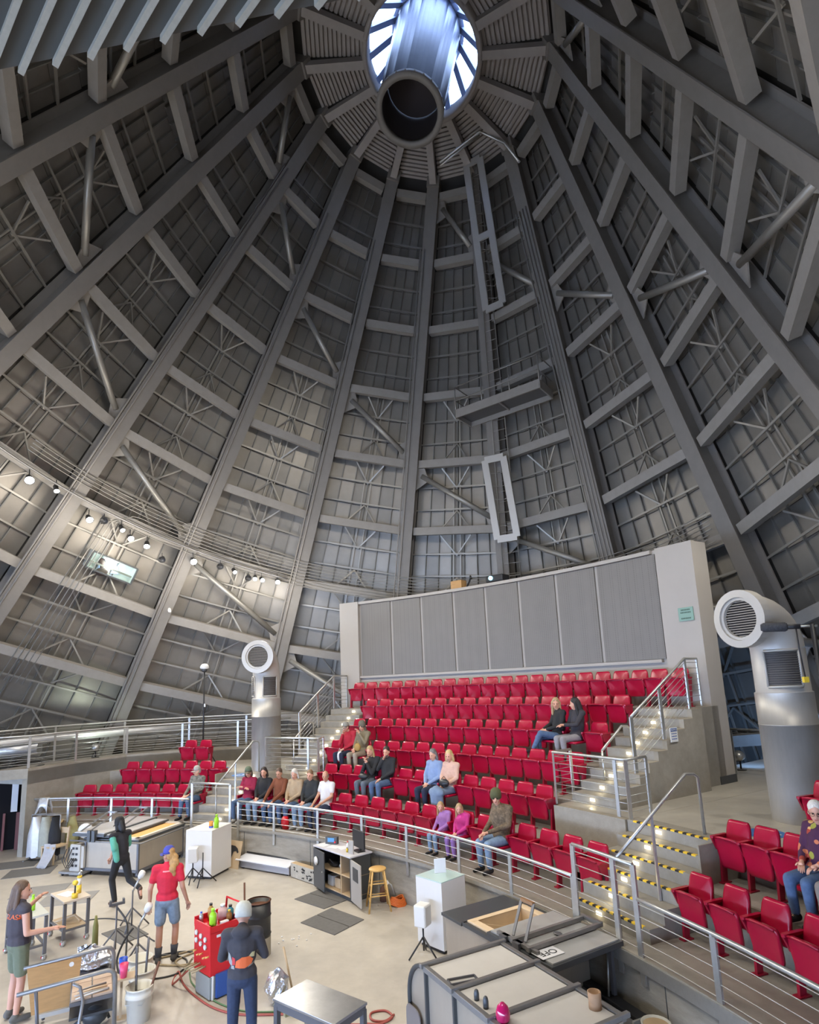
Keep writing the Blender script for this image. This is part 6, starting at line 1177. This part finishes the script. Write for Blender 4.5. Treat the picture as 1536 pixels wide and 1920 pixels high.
# bag and things by the front row
b=MB(); b.lathe([(0,0),(.09,0),(.10,.20),(.06,.30),(0,.30)],12); tag(obj('red_bag',b,M_redp,None,0,None,PO(15.98,58.4,Z0)),'bright red bag standing on the deck between the feet of the seated front row','bag')
def lapbag(label,key,i,m,dims,off):
    p,rz=at_seat(key,i); b=MB(); b.ell((0,0,dims[2]),dims,10); b.tube([(-dims[0]*.6,0,dims[2]*1.7),(0,0,dims[2]*2.6),(dims[0]*.6,0,dims[2]*1.7)],.008,5); tag(obj('handbag',b,m,None,0,None,p+Matrix.Rotation(rz,3,'Z')@Vector(off),rz),label,'bag')
lapbag('black handbag on the lap of the woman in the pale pink top','c1',8,M_black,(.15,.07,.09),(.12,-.30,.60)); lapbag('black bag on the lap of the blonde woman with clasped hands','c1',3,M_black,(.16,.08,.07),(0,-.30,.58)); lapbag('pale grey plastic bag held by the person in the red jacket','c2',1,M_pedw,(.10,.06,.14),(.02,-.38,.30)); lapbag('ochre bag on the lap of the person in the olive coat','c2',2,mat('ochre bag',(.36,.22,.06),.7),(.11,.06,.11),(.06,-.26,.58))
# prints on clothes
bpy.context.view_layer.update(); _dg=bpy.context.evaluated_depsgraph_get()
for o in [q for q in S.objects if q.type=='FONT']:
    me=bpy.data.meshes.new_from_object(o.evaluated_get(_dg)); n=bpy.data.objects.new(o.name,me); COL.objects.link(n); n.parent=o.parent; n.location=o.location; n.rotation_euler=o.rotation_euler; bpy.data.objects.remove(o)
def patch(parent,name,pts,m): b=MB(); n=len(pts); b.add(pts+[tuple(Vector(p)+Vector((0,-.004,0))) for p in pts],[tuple(range(n)),tuple(range(n,2*n))[::-1]]+[(k,(k+1)%n,n+(k+1)%n,n+k) for k in range(n)]); return obj(name,b,m,parent)

# work lamps: one behind the walkway rail at left, one cold lamp in the gap behind the white wall
def worklamp(label,P,d,col,watt,size):
    t=thing('work_lamp',label,'lamp',P); d=Vector(d).normalized(); obj('lamp_housing',MB().lathe([(0,-.16),(.09,-.14),(.13,0),(.11,0),(.08,-.08),(0,-.09)],14,(0,0,.34),d),M_steel,t); obj('lens',MB().lathe([(0,-.03),(.10,-.03)],14,(0,0,.34),d,sm=False),mat('lamp glass '+label[:8],col,.4,emit=col,estr=14),t); obj('foot',MB().tube([(0,0,0),(0,0,.3)],.02,6).cyl((0,0,0),.12,.02,12),M_black,t)
    l=bpy.data.lights.new('work lamp','SPOT'); l.energy=watt; l.color=col; l.spot_size=R_(size); l.spot_blend=.8; l.shadow_soft_size=.1; o=bpy.data.objects.new('lamp_beam',l); COL.objects.link(o); o.parent=t; o.location=Vector((0,0,.34))+d*.05; o.rotation_euler=d.to_track_quat('-Z','Y').to_euler()
worklamp('small bright work lamp lighting a rib foot behind the left walkway',(-10.55,19.9,2.26),(-.35,.75,.35),(.86,1,.84),70,110)
worklamp('cold blue work lamp on the floor behind the white back wall',tuple(PO(23.2,33.5,ZP)),(.62,.55,.32),(.25,.5,1),160,140)
